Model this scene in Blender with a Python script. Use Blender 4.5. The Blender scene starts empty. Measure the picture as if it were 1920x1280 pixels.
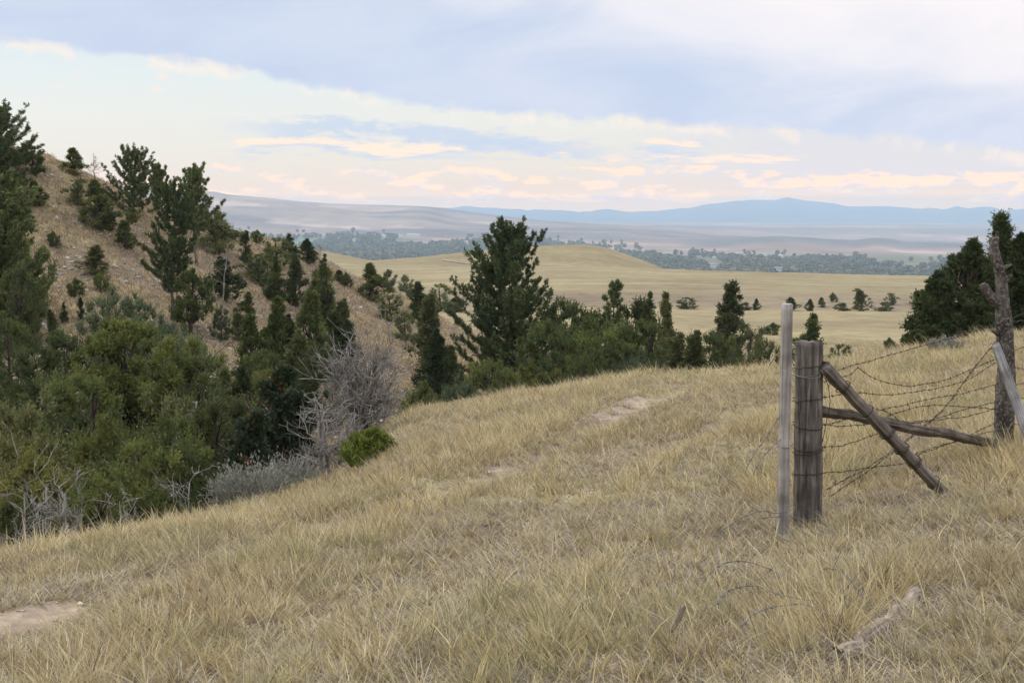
import bpy, math, random
import numpy as np
from mathutils import Vector

rng = np.random.default_rng(7)
random.seed(7)
C = bpy.context.scene.collection
PI = math.pi

# ------------------------------------------------------------------ camera model (eye at the origin, looking along +Y)
FPX = 2262.0                      # focal length in pixels of a 1920 px wide picture
PITCH = math.radians(6.2)
SP, CP = math.sin(PITCH), math.cos(PITCH)

def ray(px, py):
    """direction with unit y"""
    x = (px - 960.0) / FPX; v = (640.0 - py) / FPX
    dy = CP + v * SP
    return x / dy, (-SP + v * CP) / dy

def P(px, py, Y):
    u, k = ray(px, py)
    return np.array([u * Y, Y, k * Y])

# ------------------------------------------------------------------ helpers
def tag(o, label=None, cat=None, group=None, kind=None):
    if label: o['label'] = label
    if cat: o['category'] = cat
    if group: o['group'] = group
    if kind: o['kind'] = kind
    return o

def empty(name, loc, rz=0.0, scale=(1, 1, 1), tilt=(0, 0)):
    o = bpy.data.objects.new(name, None)
    o.empty_display_size = 0.2
    o.location = loc; o.rotation_euler = (tilt[0], tilt[1], rz); o.scale = scale
    C.objects.link(o)
    return o

class MB:
    """collects vertices, faces and a colour per vertex; builds ONE mesh"""
    def __init__(s):
        s.v = []; s.f = {}; s.c = []; s.n = 0
    def add(s, v, f, col=(1, 1, 1)):
        v = np.asarray(v, dtype=np.float32).reshape(-1, 3)
        col = np.asarray(col, dtype=np.float32)
        if col.ndim == 1: col = np.broadcast_to(col, (len(v), 3))
        s.v.append(v); s.c.append(col)
        for a in (f if isinstance(f, (list, tuple)) else [f]):
            a = np.asarray(a, dtype=np.int64)
            if a.size: s.f.setdefault(a.shape[1], []).append(a + s.n)
        s.n += len(v)
    def mesh(s, name, mat, smooth=False):
        V = np.concatenate(s.v); Cc = np.concatenate(s.c)
        me = bpy.data.meshes.new(name)
        me.vertices.add(len(V)); me.vertices.foreach_set('co', V.ravel())
        loops = []; starts = []; tot = 0
        for k, L in s.f.items():
            A = np.concatenate(L)
            loops.append(A.ravel()); starts.append(tot + np.arange(len(A)) * k); tot += A.size
        loops = np.concatenate(loops).astype(np.int32); starts = np.concatenate(starts).astype(np.int32)
        me.loops.add(len(loops)); me.loops.foreach_set('vertex_index', loops)
        me.polygons.add(len(starts)); me.polygons.foreach_set('loop_start', starts)
        if smooth: me.polygons.foreach_set('use_smooth', np.ones(len(starts), dtype=bool))
        me.update(calc_edges=True)
        at = me.color_attributes.new('Col', 'FLOAT_COLOR', 'POINT')
        at.data.foreach_set('color', np.concatenate([Cc, np.ones((len(Cc), 1), np.float32)], 1).astype(np.float32).ravel())
        me.materials.append(mat)
        return me
    def build(s, name, mat, parent=None, smooth=False):
        o = bpy.data.objects.new(name, s.mesh(name, mat, smooth))
        C.objects.link(o)
        if parent: o.parent = parent
        return o

def norm(a):
    return a / np.maximum(np.linalg.norm(a, axis=-1, keepdims=True), 1e-9)

def tube(pts, rad, sides=6, cap=True, rough=0.0, r=None):
    pts = np.asarray(pts, float); n = len(pts)
    rad = np.broadcast_to(np.asarray(rad, float), (n,))
    t = norm(np.gradient(pts, axis=0))
    ref = np.array([0, 0, 1.0]) if abs(t[:, 2]).mean() < .8 else np.array([1.0, 0, 0])
    a = norm(np.cross(t, ref)); b = np.cross(t, a)
    th = np.arange(sides) * 2 * PI / sides
    R = rad[:, None] * np.ones((n, sides))
    if rough: R = R * (1 + rough * (r or rng).standard_normal((n, sides)))
    v = pts[:, None] + R[..., None] * (np.cos(th)[None, :, None] * a[:, None] + np.sin(th)[None, :, None] * b[:, None])
    v = v.reshape(-1, 3)
    i = np.arange(n - 1)[:, None] * sides; j = np.arange(sides)[None]; j2 = (j + 1) % sides
    q = np.stack([i + j, i + j2, i + sides + j2, i + sides + j], -1).reshape(-1, 4)
    if cap:
        c0 = np.arange(sides)[::-1][None]; c1 = ((n - 1) * sides + np.arange(sides))[None]
        return v, [q, c0, c1] if sides != 4 else [np.concatenate([q, c0, c1])]
    return v, [q]

def hashf(ix, iy, seed):
    h = (ix.astype(np.int64) * 374761393 + iy.astype(np.int64) * 668265263 + seed * 1442695041) & 0xffffffff
    h = ((h ^ (h >> 13)) * 1274126177) & 0xffffffff
    return ((h ^ (h >> 16)) & 0xffff) / 65535.0

def vnoise(x, y, seed=0):
    x = np.asarray(x, float); y = np.asarray(y, float)
    ix = np.floor(x); iy = np.floor(y); fx = x - ix; fy = y - iy
    fx = fx * fx * (3 - 2 * fx); fy = fy * fy * (3 - 2 * fy)
    a = hashf(ix, iy, seed); b = hashf(ix + 1, iy, seed); c = hashf(ix, iy + 1, seed); d = hashf(ix + 1, iy + 1, seed)
    return (a * (1 - fx) + b * fx) * (1 - fy) + (c * (1 - fx) + d * fx) * fy

def fbm(x, y, seed=0, octv=4):
    s = 0; w = 1; t = 0
    for o in range(octv):
        s = s + w * vnoise(x * 2 ** o, y * 2 ** o, seed + o); t += w; w *= .5
    return s / t

def smooth(e0, e1, x):
    t = np.clip((x - e0) / (e1 - e0), 0, 1); return t * t * (3 - 2 * t)

def pchip(X, Y, x):
    X = np.asarray(X, float); Y = np.asarray(Y, float)
    h = np.diff(X); d = np.diff(Y) / h
    m = np.zeros(len(X)); m[0] = d[0]; m[-1] = d[-1]
    for i in range(1, len(X) - 1):
        if d[i - 1] * d[i] > 0:
            w1 = 2 * h[i] + h[i - 1]; w2 = h[i] + 2 * h[i - 1]
            m[i] = (w1 + w2) / (w1 / d[i - 1] + w2 / d[i])
    x = np.clip(x, X[0], X[-1])
    i = np.clip(np.searchsorted(X, x) - 1, 0, len(X) - 2)
    t = (x - X[i]) / h[i]
    return ((2 * t**3 - 3 * t**2 + 1) * Y[i] + (t**3 - 2 * t**2 + t) * h[i] * m[i]
            + (-2 * t**3 + 3 * t**2) * Y[i + 1] + (t**3 - t**2) * h[i] * m[i + 1])

# ------------------------------------------------------------------ materials
def new_mat(name):
    m = bpy.data.materials.new(name); m.use_nodes = True
    nt = m.node_tree; nt.nodes.clear()
    out = nt.nodes.new('ShaderNodeOutputMaterial')
    return m, nt, out

def N(nt, t, **kw):
    n = nt.nodes.new(t)
    for k, v in kw.items():
        if k.startswith('i_'):
            key = k[2:]; key = int(key) if key.isdigit() else key
            n.inputs[key].default_value = v
        else: setattr(n, k, v)
    return n

def ramp(nt, pts):
    n = nt.nodes.new('ShaderNodeValToRGB'); e = n.color_ramp.elements
    while len(e) < len(pts): e.new(0.5)
    for el, (p, c) in zip(e, pts):
        el.position = p; el.color = (*c, 1) if len(c) == 3 else c
    return n

def foliage_mat(name, tint=(1, 1, 1), rough=.65, transl=.25):
    m, nt, out = new_mat(name)
    at = N(nt, 'ShaderNodeAttribute', attribute_name='Col')
    mx = N(nt, 'ShaderNodeMix', data_type='RGBA', blend_type='MULTIPLY'); mx.inputs[0].default_value = 1
    nt.links.new(at.outputs['Color'], mx.inputs[6])
    oi = N(nt, 'ShaderNodeObjectInfo')
    hs = N(nt, 'ShaderNodeHueSaturation')
    mr = N(nt, 'ShaderNodeMapRange'); mr.inputs[3].default_value = .485; mr.inputs[4].default_value = .515
    mv = N(nt, 'ShaderNodeMapRange'); mv.inputs[3].default_value = 1.32; mv.inputs[4].default_value = .72
    nt.links.new(oi.outputs['Random'], mr.inputs[0]); nt.links.new(oi.outputs['Random'], mv.inputs[0])
    nt.links.new(mr.outputs[0], hs.inputs['Hue']); nt.links.new(mv.outputs[0], hs.inputs['Value'])
    mx.inputs[7].default_value = (*tint, 1)
    nt.links.new(mx.outputs[2], hs.inputs['Color'])
    b = N(nt, 'ShaderNodeBsdfPrincipled'); b.inputs['Roughness'].default_value = rough
    b.inputs['Specular IOR Level'].default_value = .25
    nt.links.new(hs.outputs[0], b.inputs['Base Color'])
    tr = N(nt, 'ShaderNodeBsdfTranslucent'); nt.links.new(hs.outputs[0], tr.inputs['Color'])
    ms = N(nt, 'ShaderNodeMixShader'); ms.inputs[0].default_value = transl
    nt.links.new(b.outputs[0], ms.inputs[1]); nt.links.new(tr.outputs[0], ms.inputs[2])
    nt.links.new(ms.outputs[0], out.inputs[0])
    return m

def wood_mat(name, dark, mid, light, scale=(60, 60, 3), bump=.6, spots=None):
    m, nt, out = new_mat(name)
    tc = N(nt, 'ShaderNodeTexCoord'); mp = N(nt, 'ShaderNodeMapping'); mp.inputs['Scale'].default_value = scale
    nt.links.new(tc.outputs['Object'], mp.inputs[0])
    n1 = N(nt, 'ShaderNodeTexNoise'); n1.inputs['Scale'].default_value = 1; n1.inputs['Detail'].default_value = 6
    n1.inputs['Roughness'].default_value = .65; n1.inputs['Distortion'].default_value = .5
    nt.links.new(mp.outputs[0], n1.inputs['Vector'])
    r = ramp(nt, [(.3, dark), (.5, mid), (.72, light)])
    nt.links.new(n1.outputs[0], r.inputs[0])
    n2 = N(nt, 'ShaderNodeTexNoise'); n2.inputs['Scale'].default_value = 5; n2.inputs['Detail'].default_value = 4
    nt.links.new(tc.outputs['Object'], n2.inputs['Vector'])
    r2 = ramp(nt, [(.35, (.55, .52, .5)), (.65, (1.15, 1.12, 1.1))])
    nt.links.new(n2.outputs[0], r2.inputs[0])
    mx = N(nt, 'ShaderNodeMix', data_type='RGBA', blend_type='MULTIPLY'); mx.inputs[0].default_value = 1
    nt.links.new(r.outputs[0], mx.inputs[6]); nt.links.new(r2.outputs[0], mx.inputs[7])
    col = mx.outputs[2]
    if spots:
        n3 = N(nt, 'ShaderNodeTexNoise'); n3.inputs['Scale'].default_value = 34; n3.inputs['Detail'].default_value = 5
        nt.links.new(tc.outputs['Object'], n3.inputs['Vector'])
        r3 = ramp(nt, [(.54, (0, 0, 0)), (.6, (1, 1, 1))]); nt.links.new(n3.outputs[0], r3.inputs[0])
        m3 = N(nt, 'ShaderNodeMix', data_type='RGBA'); nt.links.new(r3.outputs[0], m3.inputs[0])
        nt.links.new(col, m3.inputs[6]); m3.inputs[7].default_value = (*spots, 1); col = m3.outputs[2]
    b = N(nt, 'ShaderNodeBsdfPrincipled'); b.inputs['Roughness'].default_value = .85
    b.inputs['Specular IOR Level'].default_value = .2
    nt.links.new(col, b.inputs['Base Color'])
    bp = N(nt, 'ShaderNodeBump'); bp.inputs['Strength'].default_value = bump; bp.inputs['Distance'].default_value = .01
    nt.links.new(n1.outputs[0], bp.inputs['Height']); nt.links.new(bp.outputs[0], b.inputs['Normal'])
    nt.links.new(b.outputs[0], out.inputs[0])
    return m

def ground_mat(name, s1, s2, amt, bump=.4, bdist=.03, stretch=(1, 1, 1), lo=.62, hi=1.35):
    """vertex colour (what lies there: soil, grass, field) times fine natural mottling"""
    m, nt, out = new_mat(name)
    at = N(nt, 'ShaderNodeAttribute', attribute_name='Col')
    tc = N(nt, 'ShaderNodeTexCoord'); mp = N(nt, 'ShaderNodeMapping'); mp.inputs['Scale'].default_value = stretch
    nt.links.new(tc.outputs['Object'], mp.inputs[0])
    n1 = N(nt, 'ShaderNodeTexNoise'); n1.inputs['Scale'].default_value = s1; n1.inputs['Detail'].default_value = 8
    n1.inputs['Roughness'].default_value = .7
    n2 = N(nt, 'ShaderNodeTexNoise'); n2.inputs['Scale'].default_value = s2; n2.inputs['Detail'].default_value = 5
    for n in (n1, n2): nt.links.new(mp.outputs[0], n.inputs['Vector'])
    r1 = ramp(nt, [(.3, (lo, lo * .98, lo * .95)), (.7, (hi, hi, hi * 1.02))])
    nt.links.new(n1.outputs[0], r1.inputs[0])
    r2 = ramp(nt, [(.35, (.82, .8, .8)), (.65, (1.14, 1.14, 1.1))]); nt.links.new(n2.outputs[0], r2.inputs[0])
    a = N(nt, 'ShaderNodeMix', data_type='RGBA', blend_type='MULTIPLY'); a.inputs[0].default_value = amt
    b2 = N(nt, 'ShaderNodeMix', data_type='RGBA', blend_type='MULTIPLY'); b2.inputs[0].default_value = amt
    nt.links.new(at.outputs['Color'], a.inputs[6]); nt.links.new(r1.outputs[0], a.inputs[7])
    nt.links.new(a.outputs[2], b2.inputs[6]); nt.links.new(r2.outputs[0], b2.inputs[7])
    b = N(nt, 'ShaderNodeBsdfPrincipled'); b.inputs['Roughness'].default_value = .95
    b.inputs['Specular IOR Level'].default_value = .1
    nt.links.new(b2.outputs[2], b.inputs['Base Color'])
    bp = N(nt, 'ShaderNodeBump'); bp.inputs['Strength'].default_value = bump; bp.inputs['Distance'].default_value = bdist
    nt.links.new(n1.outputs[0], bp.inputs['Height']); nt.links.new(bp.outputs[0], b.inputs['Normal'])
    nt.links.new(b.outputs[0], out.inputs[0])
    return m

def plain_mat(name, col, rough=.9, metal=0.0, vary=.25, scale=20):
    m, nt, out = new_mat(name)
    tc = N(nt, 'ShaderNodeTexCoord')
    n1 = N(nt, 'ShaderNodeTexNoise'); n1.inputs['Scale'].default_value = scale; n1.inputs['Detail'].default_value = 5
    nt.links.new(tc.outputs['Object'], n1.inputs['Vector'])
    c = np.array(col)
    r = ramp(nt, [(.3, tuple(c * (1 - vary))), (.7, tuple(np.minimum(c * (1 + vary), 1)))])
    nt.links.new(n1.outputs[0], r.inputs[0])
    b = N(nt, 'ShaderNodeBsdfPrincipled'); b.inputs['Roughness'].default_value = rough; b.inputs['Metallic'].default_value = metal
    b.inputs['Specular IOR Level'].default_value = .2
    nt.links.new(r.outputs[0], b.inputs['Base Color']); nt.links.new(b.outputs[0], out.inputs[0])
    return m

M_JUN = foliage_mat('juniper_foliage')
M_PINE = foliage_mat('pine_needles', transl=.15)
M_SAGE = foliage_mat('sage_leaves', transl=.2)
M_GRASS = foliage_mat('dry_grass', rough=.6, transl=.2)
M_FARWOOD = foliage_mat('valley_foliage', transl=.0)
M_BARK = wood_mat('bark', (.035, .028, .022), (.085, .068, .055), (.16, .135, .115), scale=(22, 22, 3))
M_GBARK = wood_mat('grey_bark', (.06, .052, .046), (.14, .125, .115), (.25, .23, .215), scale=(22, 22, 3))
M_DEAD = wood_mat('dead_branches', (.13, .127, .12), (.28, .273, .26), (.45, .44, .42), scale=(12, 12, 3), bump=.3)
M_POST = wood_mat('weathered_post', (.028, .025, .023), (.135, .122, .11), (.3, .28, .26), scale=(30, 30, 2.4), bump=.9)
M_STAKE = wood_mat('grey_stake', (.2, .19, .185), (.33, .315, .305), (.44, .42, .405), scale=(50, 50, 2), bump=.3)
M_POLE = wood_mat('brace_wood', (.07, .06, .053), (.22, .2, .18), (.37, .345, .32), scale=(60, 60, 2.2), bump=.7)
M_RAIL = wood_mat('rail_wood', (.03, .025, .02), (.14, .118, .1), (.3, .26, .225), scale=(60, 60, 2.5), bump=1.0)
M_SILVER = wood_mat('silver_wood', (.12, .12, .13), (.34, .345, .36), (.52, .53, .55), scale=(70, 70, 2.5), bump=.8)
M_TRUNKPOST = wood_mat('grey_trunk', (.026, .021, .018), (.085, .074, .065), (.17, .155, .14), scale=(26, 26, 7), bump=1.0, spots=(.17, .16, .15))
M_LOG = wood_mat('pale_log', (.24, .2, .165), (.38, .335, .285), (.5, .45, .4), scale=(60, 60, 3), bump=.7)
M_WIRE = plain_mat('rusty_wire', (.06, .045, .04), .6, .5, .4, 40)
M_GALV = plain_mat('galvanised_wire', (.17, .17, .172), .55, .6, .2, 40)
M_ROCK = plain_mat('rock', (.42, .39, .36), .9, 0, .35, 6)
M_WALL = plain_mat('pale_siding', (.6, .6, .59), .8, 0, .05)
M_ROOF = plain_mat('pale_roof', (.56, .57, .58), .6, 0, .1)
M_ROOFD = plain_mat('grey_roof', (.3, .3, .32), .7, 0, .1)

# ------------------------------------------------------------------ terrain: one heightfield, rows of control points from near to far
# each control is (picture column, depth in metres, value): value > 200 is a picture row seen at that depth, else a height
ROWS = [
 [(-900,.4,-1.68),(960,.4,-1.65),(2900,.4,-1.62)],
 [(-900,4.6,-2.6),(0,4.9,-2.08),(500,4.75,-1.95),(960,4.6,-1.86),(1500,4.4,-1.8),(1920,4.3,-1.76),(2900,4.2,-1.6)],
 [(-900,7,-3.1),(0,7.4,-2.55),(500,8.2,-2.5),(960,8.7,-2.42),(1465,8.6,-2.36),(1700,9.0,-2.3),(1920,9.4,-2.25),(2900,9,-2.0)],
 [(-900,9.5,-3.7),(0,10.3,1045),(150,11,1020),(300,12,990),(450,13.5,955),(600,16,912),(680,19,860),(760,22.5,782),(900,25,752),(1050,26,726),(1250,27,700),(1450,27,690),(1700,25.5,664),(1920,24,642),(2900,24,-2.3)],
 [(-900,13,-5.4),(0,14.2,-4.75),(300,16.5,-4.9),(600,21,-5.4),(760,28,-5.6),(900,31,-5.6),(1050,33,-5.8),(1250,34,-5.7),(1450,34,-5.3),(1700,32,-3.8),(1920,31,-3.2),(2900,31,-2.8)],
 [(-900,21,-6.4),(0,23,-6.5),(300,25,-6.8),(600,31,-7.1),(760,40,-8.2),(900,46,-9.2),(1050,50,-9.6),(1250,50,-9.1),(1450,50,-7.7),(1700,47,-5.6),(1920,44,-4.4),(2900,40,-3.6)],
 [(-900,46,-4),(0,48,620),(150,46,630),(300,48,645),(450,49,682),(600,53,692),(760,60,702),(900,60,-9.3),(1050,66,-10.4),(1250,66,-10),(1450,66,-9.4),(1700,66,-8.6),(1920,66,-8),(2900,60,-6)],
 [(-900,58,-.5),(0,58,480),(150,61,482),(300,64,502),(450,68,542),(600,72,580),(760,80,612),(900,74,668),(1050,82,-11.4),(1250,82,-11),(1450,82,-10.8),(1700,84,-10.6),(1920,84,-10.4),(2900,80,-8)],
 [(-900,75,9),(-300,75,6.2),(0,74,268),(60,74,288),(110,75,305),(150,76,319),(185,77,338),(240,78,365),(300,80,392),(380,83,425),(450,86,441),(520,89,458),(600,92,485),(650,94,512),(700,96,535),(760,98,560),(830,97,602),(900,90,640),(1050,96,-12.2),(1250,96,-12),(1450,97,-12),(1700,98,-12),(1920,98,-12),(2900,95,-10)],
 [(-900,112,3),(0,112,1),(300,115,-4),(450,118,-8),(600,122,-11),(760,124,-12.6),(900,124,-13.3),(1050,124,-13.4),(1250,122,-13.1),(1450,122,-13.2),(1700,122,-13.4),(1920,122,-13.2),(2900,120,-12)],
 [(-900,180,-8),(0,180,-12),(450,180,-14),(760,180,-14.5),(900,180,579),(1050,180,578),(1250,180,577),(1450,181,580),(1700,180,583),(1920,180,584),(2900,180,-14.8)],
 [(-900,198,-10),(0,198,-14),(450,198,-15.4),(760,198,-16.5),(900,198,-17.5),(1050,198,-18),(1250,198,-18.2),(1450,198,-18.2),(1700,198,-18.2),(1920,198,-18),(2900,198,-18)],
 [(-900,235,-12),(0,235,-14),(450,235,-15),(600,235,-15.4),(760,235,546),(900,235,546),(1250,235,545),(1700,235,549),(1920,235,550),(2900,235,-16)],
 [(-900,300,-14),(0,300,-15),(450,300,-16),(760,300,526),(900,300,524),(1250,300,526),(1700,300,533),(1920,300,534),(2900,300,-18)],
 [(-900,420,-16),(0,420,-17),(500,420,-19),(600,420,498),(760,420,500),(900,420,499),(1080,420,500),(1250,420,505),(1450,420,511),(1700,420,516),(1920,420,520),(2900,420,-22)],
 [(-900,450,-17),(0,450,-18),(500,450,-20),(600,450,-20.5),(760,450,-22),(1080,450,-23),(1450,450,-25),(1920,450,-26),(2900,450,-26)],
 [(-900,540,-12),(0,540,-14),(500,540,455),(600,540,470),(650,540,480),(700,540,488),(760,540,485),(830,540,478),(900,540,471),(980,540,464),(1040,540,460),(1085,540,459),(1130,540,464),(1180,540,480),(1250,540,507),(1320,540,-36),(1450,540,-38),(1920,540,-40),(2900,540,-40)],
 [(-900,900,-80),(960,900,-85),(2900,900,-90)],
 [(-900,1500,-125),(960,1500,-125),(2900,1500,-128)],
 [(-900,3300,-112),(0,3300,-112),(600,3300,-110),(960,3300,-118),(1400,3300,-128),(2900,3300,-130)],
 [(-900,4300,-70),(0,4300,-72),(400,4300,-78),(700,4300,-90),(960,4300,-104),(1150,4300,-112),(1350,4300,457),(1450,4300,447),(1520,4300,450),(1600,4300,455),(1640,4300,450),(1670,4300,452),(1700,4300,459),(1760,4300,458),(1920,4300,462),(2900,4300,-120)],
 [(-900,5200,0),(0,5200,0),(400,5200,388),(600,5200,403),(720,5200,408),(780,5200,407),(860,5200,420),(1000,5200,428),(1150,5200,432),(1250,5200,440),(1500,5200,452),(1920,5200,458),(2900,5200,-125)],
 [(-900,6400,80),(0,6400,361),(300,6400,359),(400,6400,360),(425,6400,365),(500,6400,371),(560,6400,377),(640,6400,382),(720,6400,385),(800,6400,388),(900,6400,400),(1000,6400,412),(1250,6400,428),(1500,6400,442),(1920,6400,452),(2900,6400,-110)],
 [(-900,7600,-60),(0,7600,-60),(960,7600,-90),(1920,7600,-120),(2900,7600,-125)],
 [(-900,12500,-80),(960,12500,-100),(2900,12500,-110)],
]
rows_ad = []
for row in ROWS:
    A = []; R = []; Z = []
    for px, Y, val in row:
        if val > 200: u, k = ray(px, val); z = k * Y
        else: u, _ = ray(px, 640); z = val
        a = math.atan(u); A.append(a); R.append(Y / math.cos(a)); Z.append(z)
    # beyond the picture the land simply carries on round the viewer
    rm, zm = (R[0] + R[-1]) / 2 * .8, (Z[0] + Z[-1]) / 2
    A = [-PI, -1.2] + A + [1.2, PI]; R = [rm, R[0] * .8] + R + [R[-1] * .8, rm]; Z = [zm, Z[0]] + Z + [Z[-1], zm]
    rows_ad.append((np.array(A), np.array(R), np.array(Z)))

AZ = np.concatenate([np.radians(np.arange(-180, -34, 4.)), np.radians(np.arange(-34, 34.01, .16)), np.radians(np.arange(38, 180.1, 4.))])
AZ[-1] = PI
LR = np.linspace(math.log(.45), math.log(12000), 760)
RR = np.exp(LR)
nA, nR = len(AZ), len(LR)
rowR = np.stack([pchip(a, r, AZ) for a, r, z in rows_ad])
rowZ = np.stack([pchip(a, z, AZ) for a, r, z in rows_ad])
GZ = np.zeros((nA, nR)); GT = np.zeros((nA, nR))
for i in range(nA):
    lr = np.log(rowR[:, i])
    GZ[i] = pchip(lr, rowZ[:, i], LR)
    GT[i] = np.interp(LR, lr, np.arange(len(rows_ad)))
GX = np.sin(AZ)[:, None] * RR[None]; GY = np.cos(AZ)[:, None] * RR[None]
# natural unevenness, growing with distance
GZ += (fbm(GX * 1.3, GY * 1.3, 3) - .5) * .16 * smooth(.8, 2.2, GT) * (1 - smooth(5, 6, GT))
GZ += (fbm(GX * .35, GY * .35, 5) - .5) * .9 * smooth(4.5, 6, GT) * (1 - smooth(9, 10, GT)) * .7
GZ += (fbm(GX * 1.4, GY * 1.4, 6) - .5) * .35 * smooth(4.5, 6, GT) * (1 - smooth(9, 10, GT))
GZ += (fbm(GX * .06, GY * .06, 9) - .5) * .7 * smooth(9, 10, GT) * (1 - smooth(16, 17, GT))
rid = 1 - np.abs(2 * fbm(GX / 420, GY / 420, 12, 5) - 1)
GZ += (rid - .7) * 26 * smooth(19.2, 20.2, GT) * (1 - .75 * smooth(21.2, 22, GT)) * (1 - smooth(23, 24, GT))

def hgt(x, y):
    x = np.asarray(x, float); y = np.asarray(y, float)
    a = np.arctan2(x, y); l = np.log(np.maximum(np.hypot(x, y), .46))
    i = np.clip(np.searchsorted(AZ, a) - 1, 0, nA - 2); fi = (a - AZ[i]) / (AZ[i + 1] - AZ[i])
    t = np.clip((l - LR[0]) / (LR[1] - LR[0]), 0, nR - 1.001); j = t.astype(int)
    fj = (np.exp(l) - RR[j]) / (RR[j + 1] - RR[j])
    return ((GZ[i, j] * (1 - fj) + GZ[i, j + 1] * fj) * (1 - fi) + (GZ[i + 1, j] * (1 - fj) + GZ[i + 1, j + 1] * fj) * fi)

def phase(x, y):
    a = np.arctan2(x, y); l = np.log(np.maximum(np.hypot(x, y), .46))
    i = np.clip(np.searchsorted(AZ, a) - 1, 0, nA - 2)
    j = np.clip(((l - LR[0]) / (LR[1] - LR[0])).astype(int), 0, nR - 1)
    return GT[i, j]

def hit(px, py, y0=2.0, y1=7000):
    """first ground point under a picture point"""
    u, k = ray(px, py)
    Y = np.exp(np.linspace(math.log(y0), math.log(y1), 6000))
    g = hgt(u * Y, Y)
    below = np.nonzero(k * Y <= g)[0]
    i = below[0] if len(below) else len(Y) - 1
    return np.array([u * Y[i], Y[i], g[i]])

LOG2 = None
# two-track: bare ruts through the grass
RUTS = [[(-260,1290),(-60,1215),(60,1165),(140,1135),(380,1062),(600,992),(800,925),(940,880),(1060,828),(1150,783),(1210,755),(1300,716),(1360,696)],
        [(500,1200),(760,1080),(1010,968),(1110,905),(1210,850),(1330,800),(1450,755),(1560,720)]]
RUT3 = [np.array([hit(*q)[:2] for q in r]) for r in RUTS]

def poly_dist(x, y, pl):
    d = np.full(np.shape(x), 1e9)
    for a, b in zip(pl[:-1], pl[1:]):
        ab = b - a; t = np.clip(((x - a[0]) * ab[0] + (y - a[1]) * ab[1]) / max(ab @ ab, 1e-9), 0, 1)
        d = np.minimum(d, np.hypot(x - a[0] - t * ab[0], y - a[1] - t * ab[1]))
    return d

_ra = np.array([.37, .93]) if False else norm((RUT3[0][-3] - RUT3[0][2])[None])[0]     # the way the track runs
def along(x, y): return x * _ra[0] + y * _ra[1], x * _ra[1] - y * _ra[0]
def rut_depth(x, y):
    d = np.minimum(poly_dist(x, y, RUT3[0]), poly_dist(x, y, RUT3[1])); return 1 - smooth(.12, .42, d)
_near = np.nonzero(RR < 40)[0][-1]
GZ[:, :_near] -= .055 * rut_depth(GX[:, :_near], GY[:, :_near]) * (GT[:, :_near] > .8)
_sa, _sc = along(GX[:, :_near], GY[:, :_near])
GZ[:, :_near] += (fbm(_sa * .22, _sc * 1.5, 15) - .5) * .13 * (GT[:, :_near] > .8) * (GT[:, :_near] < 4)
BARE = [(20,1178,.3),(70,1158,.27),(118,1144,.17),(605,990,.16),(935,882,.22),(1148,783,.36),(1170,771,.42),(1192,760,.36),(1212,752,.28),(1225,845,.12)]
LOG2 = np.array([hit(1568, 1238)[:2] + [.02, -.03], hit(1716, 1122)[:2]])
BARE3 = [(*hit(a, b)[:2], r) for a, b, r in BARE]

def bareness(x, y):
    n = fbm(x * 1.1 + 7, y * 1.1, 21)
    b = 0
    for k, pl in enumerate(RUT3):
        d = poly_dist(x, y, pl)
        b = np.maximum(b, (1 - smooth(.08, .3, d)) * ((.16 if k == 0 else .1) + smooth(.45, .66, n) * (.34 if k == 0 else .24)))
    for bx, by, r in BARE3:
        d = np.hypot(x - bx, y - by) + (fbm(x * 4, y * 4, 5) - .5) * r
        b = np.maximum(b, 1 - smooth(r * .55, r * 1.05, d))
    return np.clip(b, 0, 1)

# what covers the ground where
col = np.zeros((nA, nR, 3))
def lay(c, w):
    global col
    col = col * (1 - w[..., None]) + np.array(c) * w[..., None]
one = np.ones((nA, nR))
lay((.22, .175, .125), one)
lay((.30, .27, .15), smooth(.5, .62, fbm(GX * .8, GY * .8, 31)) * .8)
bz = bareness(GX, GY) * (GT < 4.3)
lay((.37, .30, .235), bz * smooth(.1, .6, fbm(GX * 3, GY * 3, 77)))
lay((.15, .12, .085), smooth(3.4, 4.2, GT) * .9)                      # leaf litter in the gully
hf = smooth(5.2, 6, GT)
lay((.235, .186, .13), hf)
pn = smooth(.42, .62, fbm(GX * .28, GY * .28 + 9, 41))
lay((.335, .27, .158), hf * pn * .9)
lay((.19, .15, .115), hf * smooth(.56, .66, fbm(GX * .9, GY * .9, 43)) * .6)
pl = smooth(8.9, 10, GT)
right = smooth(math.radians(-2), math.radians(3), AZ)[:, None] * one
lay((.285, .242, .145), np.maximum(pl, right * smooth(6.0, 7.5, GT)))
lay((.265, .236, .138), pl * smooth(.5, .7, fbm(GX * .012, GY * .05, 51)) * .6)
lay((.205, .17, .115), pl * smooth(.52, .68, fbm(GX * .03, GY * .1, 55)) * .55)
lay((.21, .17, .125), smooth(10.9, 11.2, GT) * (1 - smooth(11.75, 12.1, GT)) * .8)   # bare clay bank below the upper terrace
lay((.25, .21, .122), smooth(15.1, 15.6, GT) * (1 - smooth(15.95, 16.05, GT)))
vv = smooth(16.3, 17.2, GT)
lay((.15, .145, .09), vv)
far = smooth(18.9, 19.6, GT)
lay((.40, .28, .22), far)
lay((.15, .13, .14), far * smooth(.47, .58, fbm(GX / 1100, GY / 380, 61)) * .95)
lay((.52, .40, .33), far * smooth(.58, .66, fbm(GX / 700 + 4, GY / 250, 63)) * .7)
lay((.08, .2, .1), smooth(19.3, 19.5, GT) * (1 - smooth(19.7, 19.9, GT)) * smooth(.45, .5, fbm(GX / 600 + 40, GY / 600, 65)) * (AZ < .05)[:, None])
lay((.09, .12, .14), smooth(19.55, 19.8, GT) * (1 - smooth(20.15, 20.5, GT)) * smooth(.12, .17, AZ)[:, None] * .9)
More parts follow.
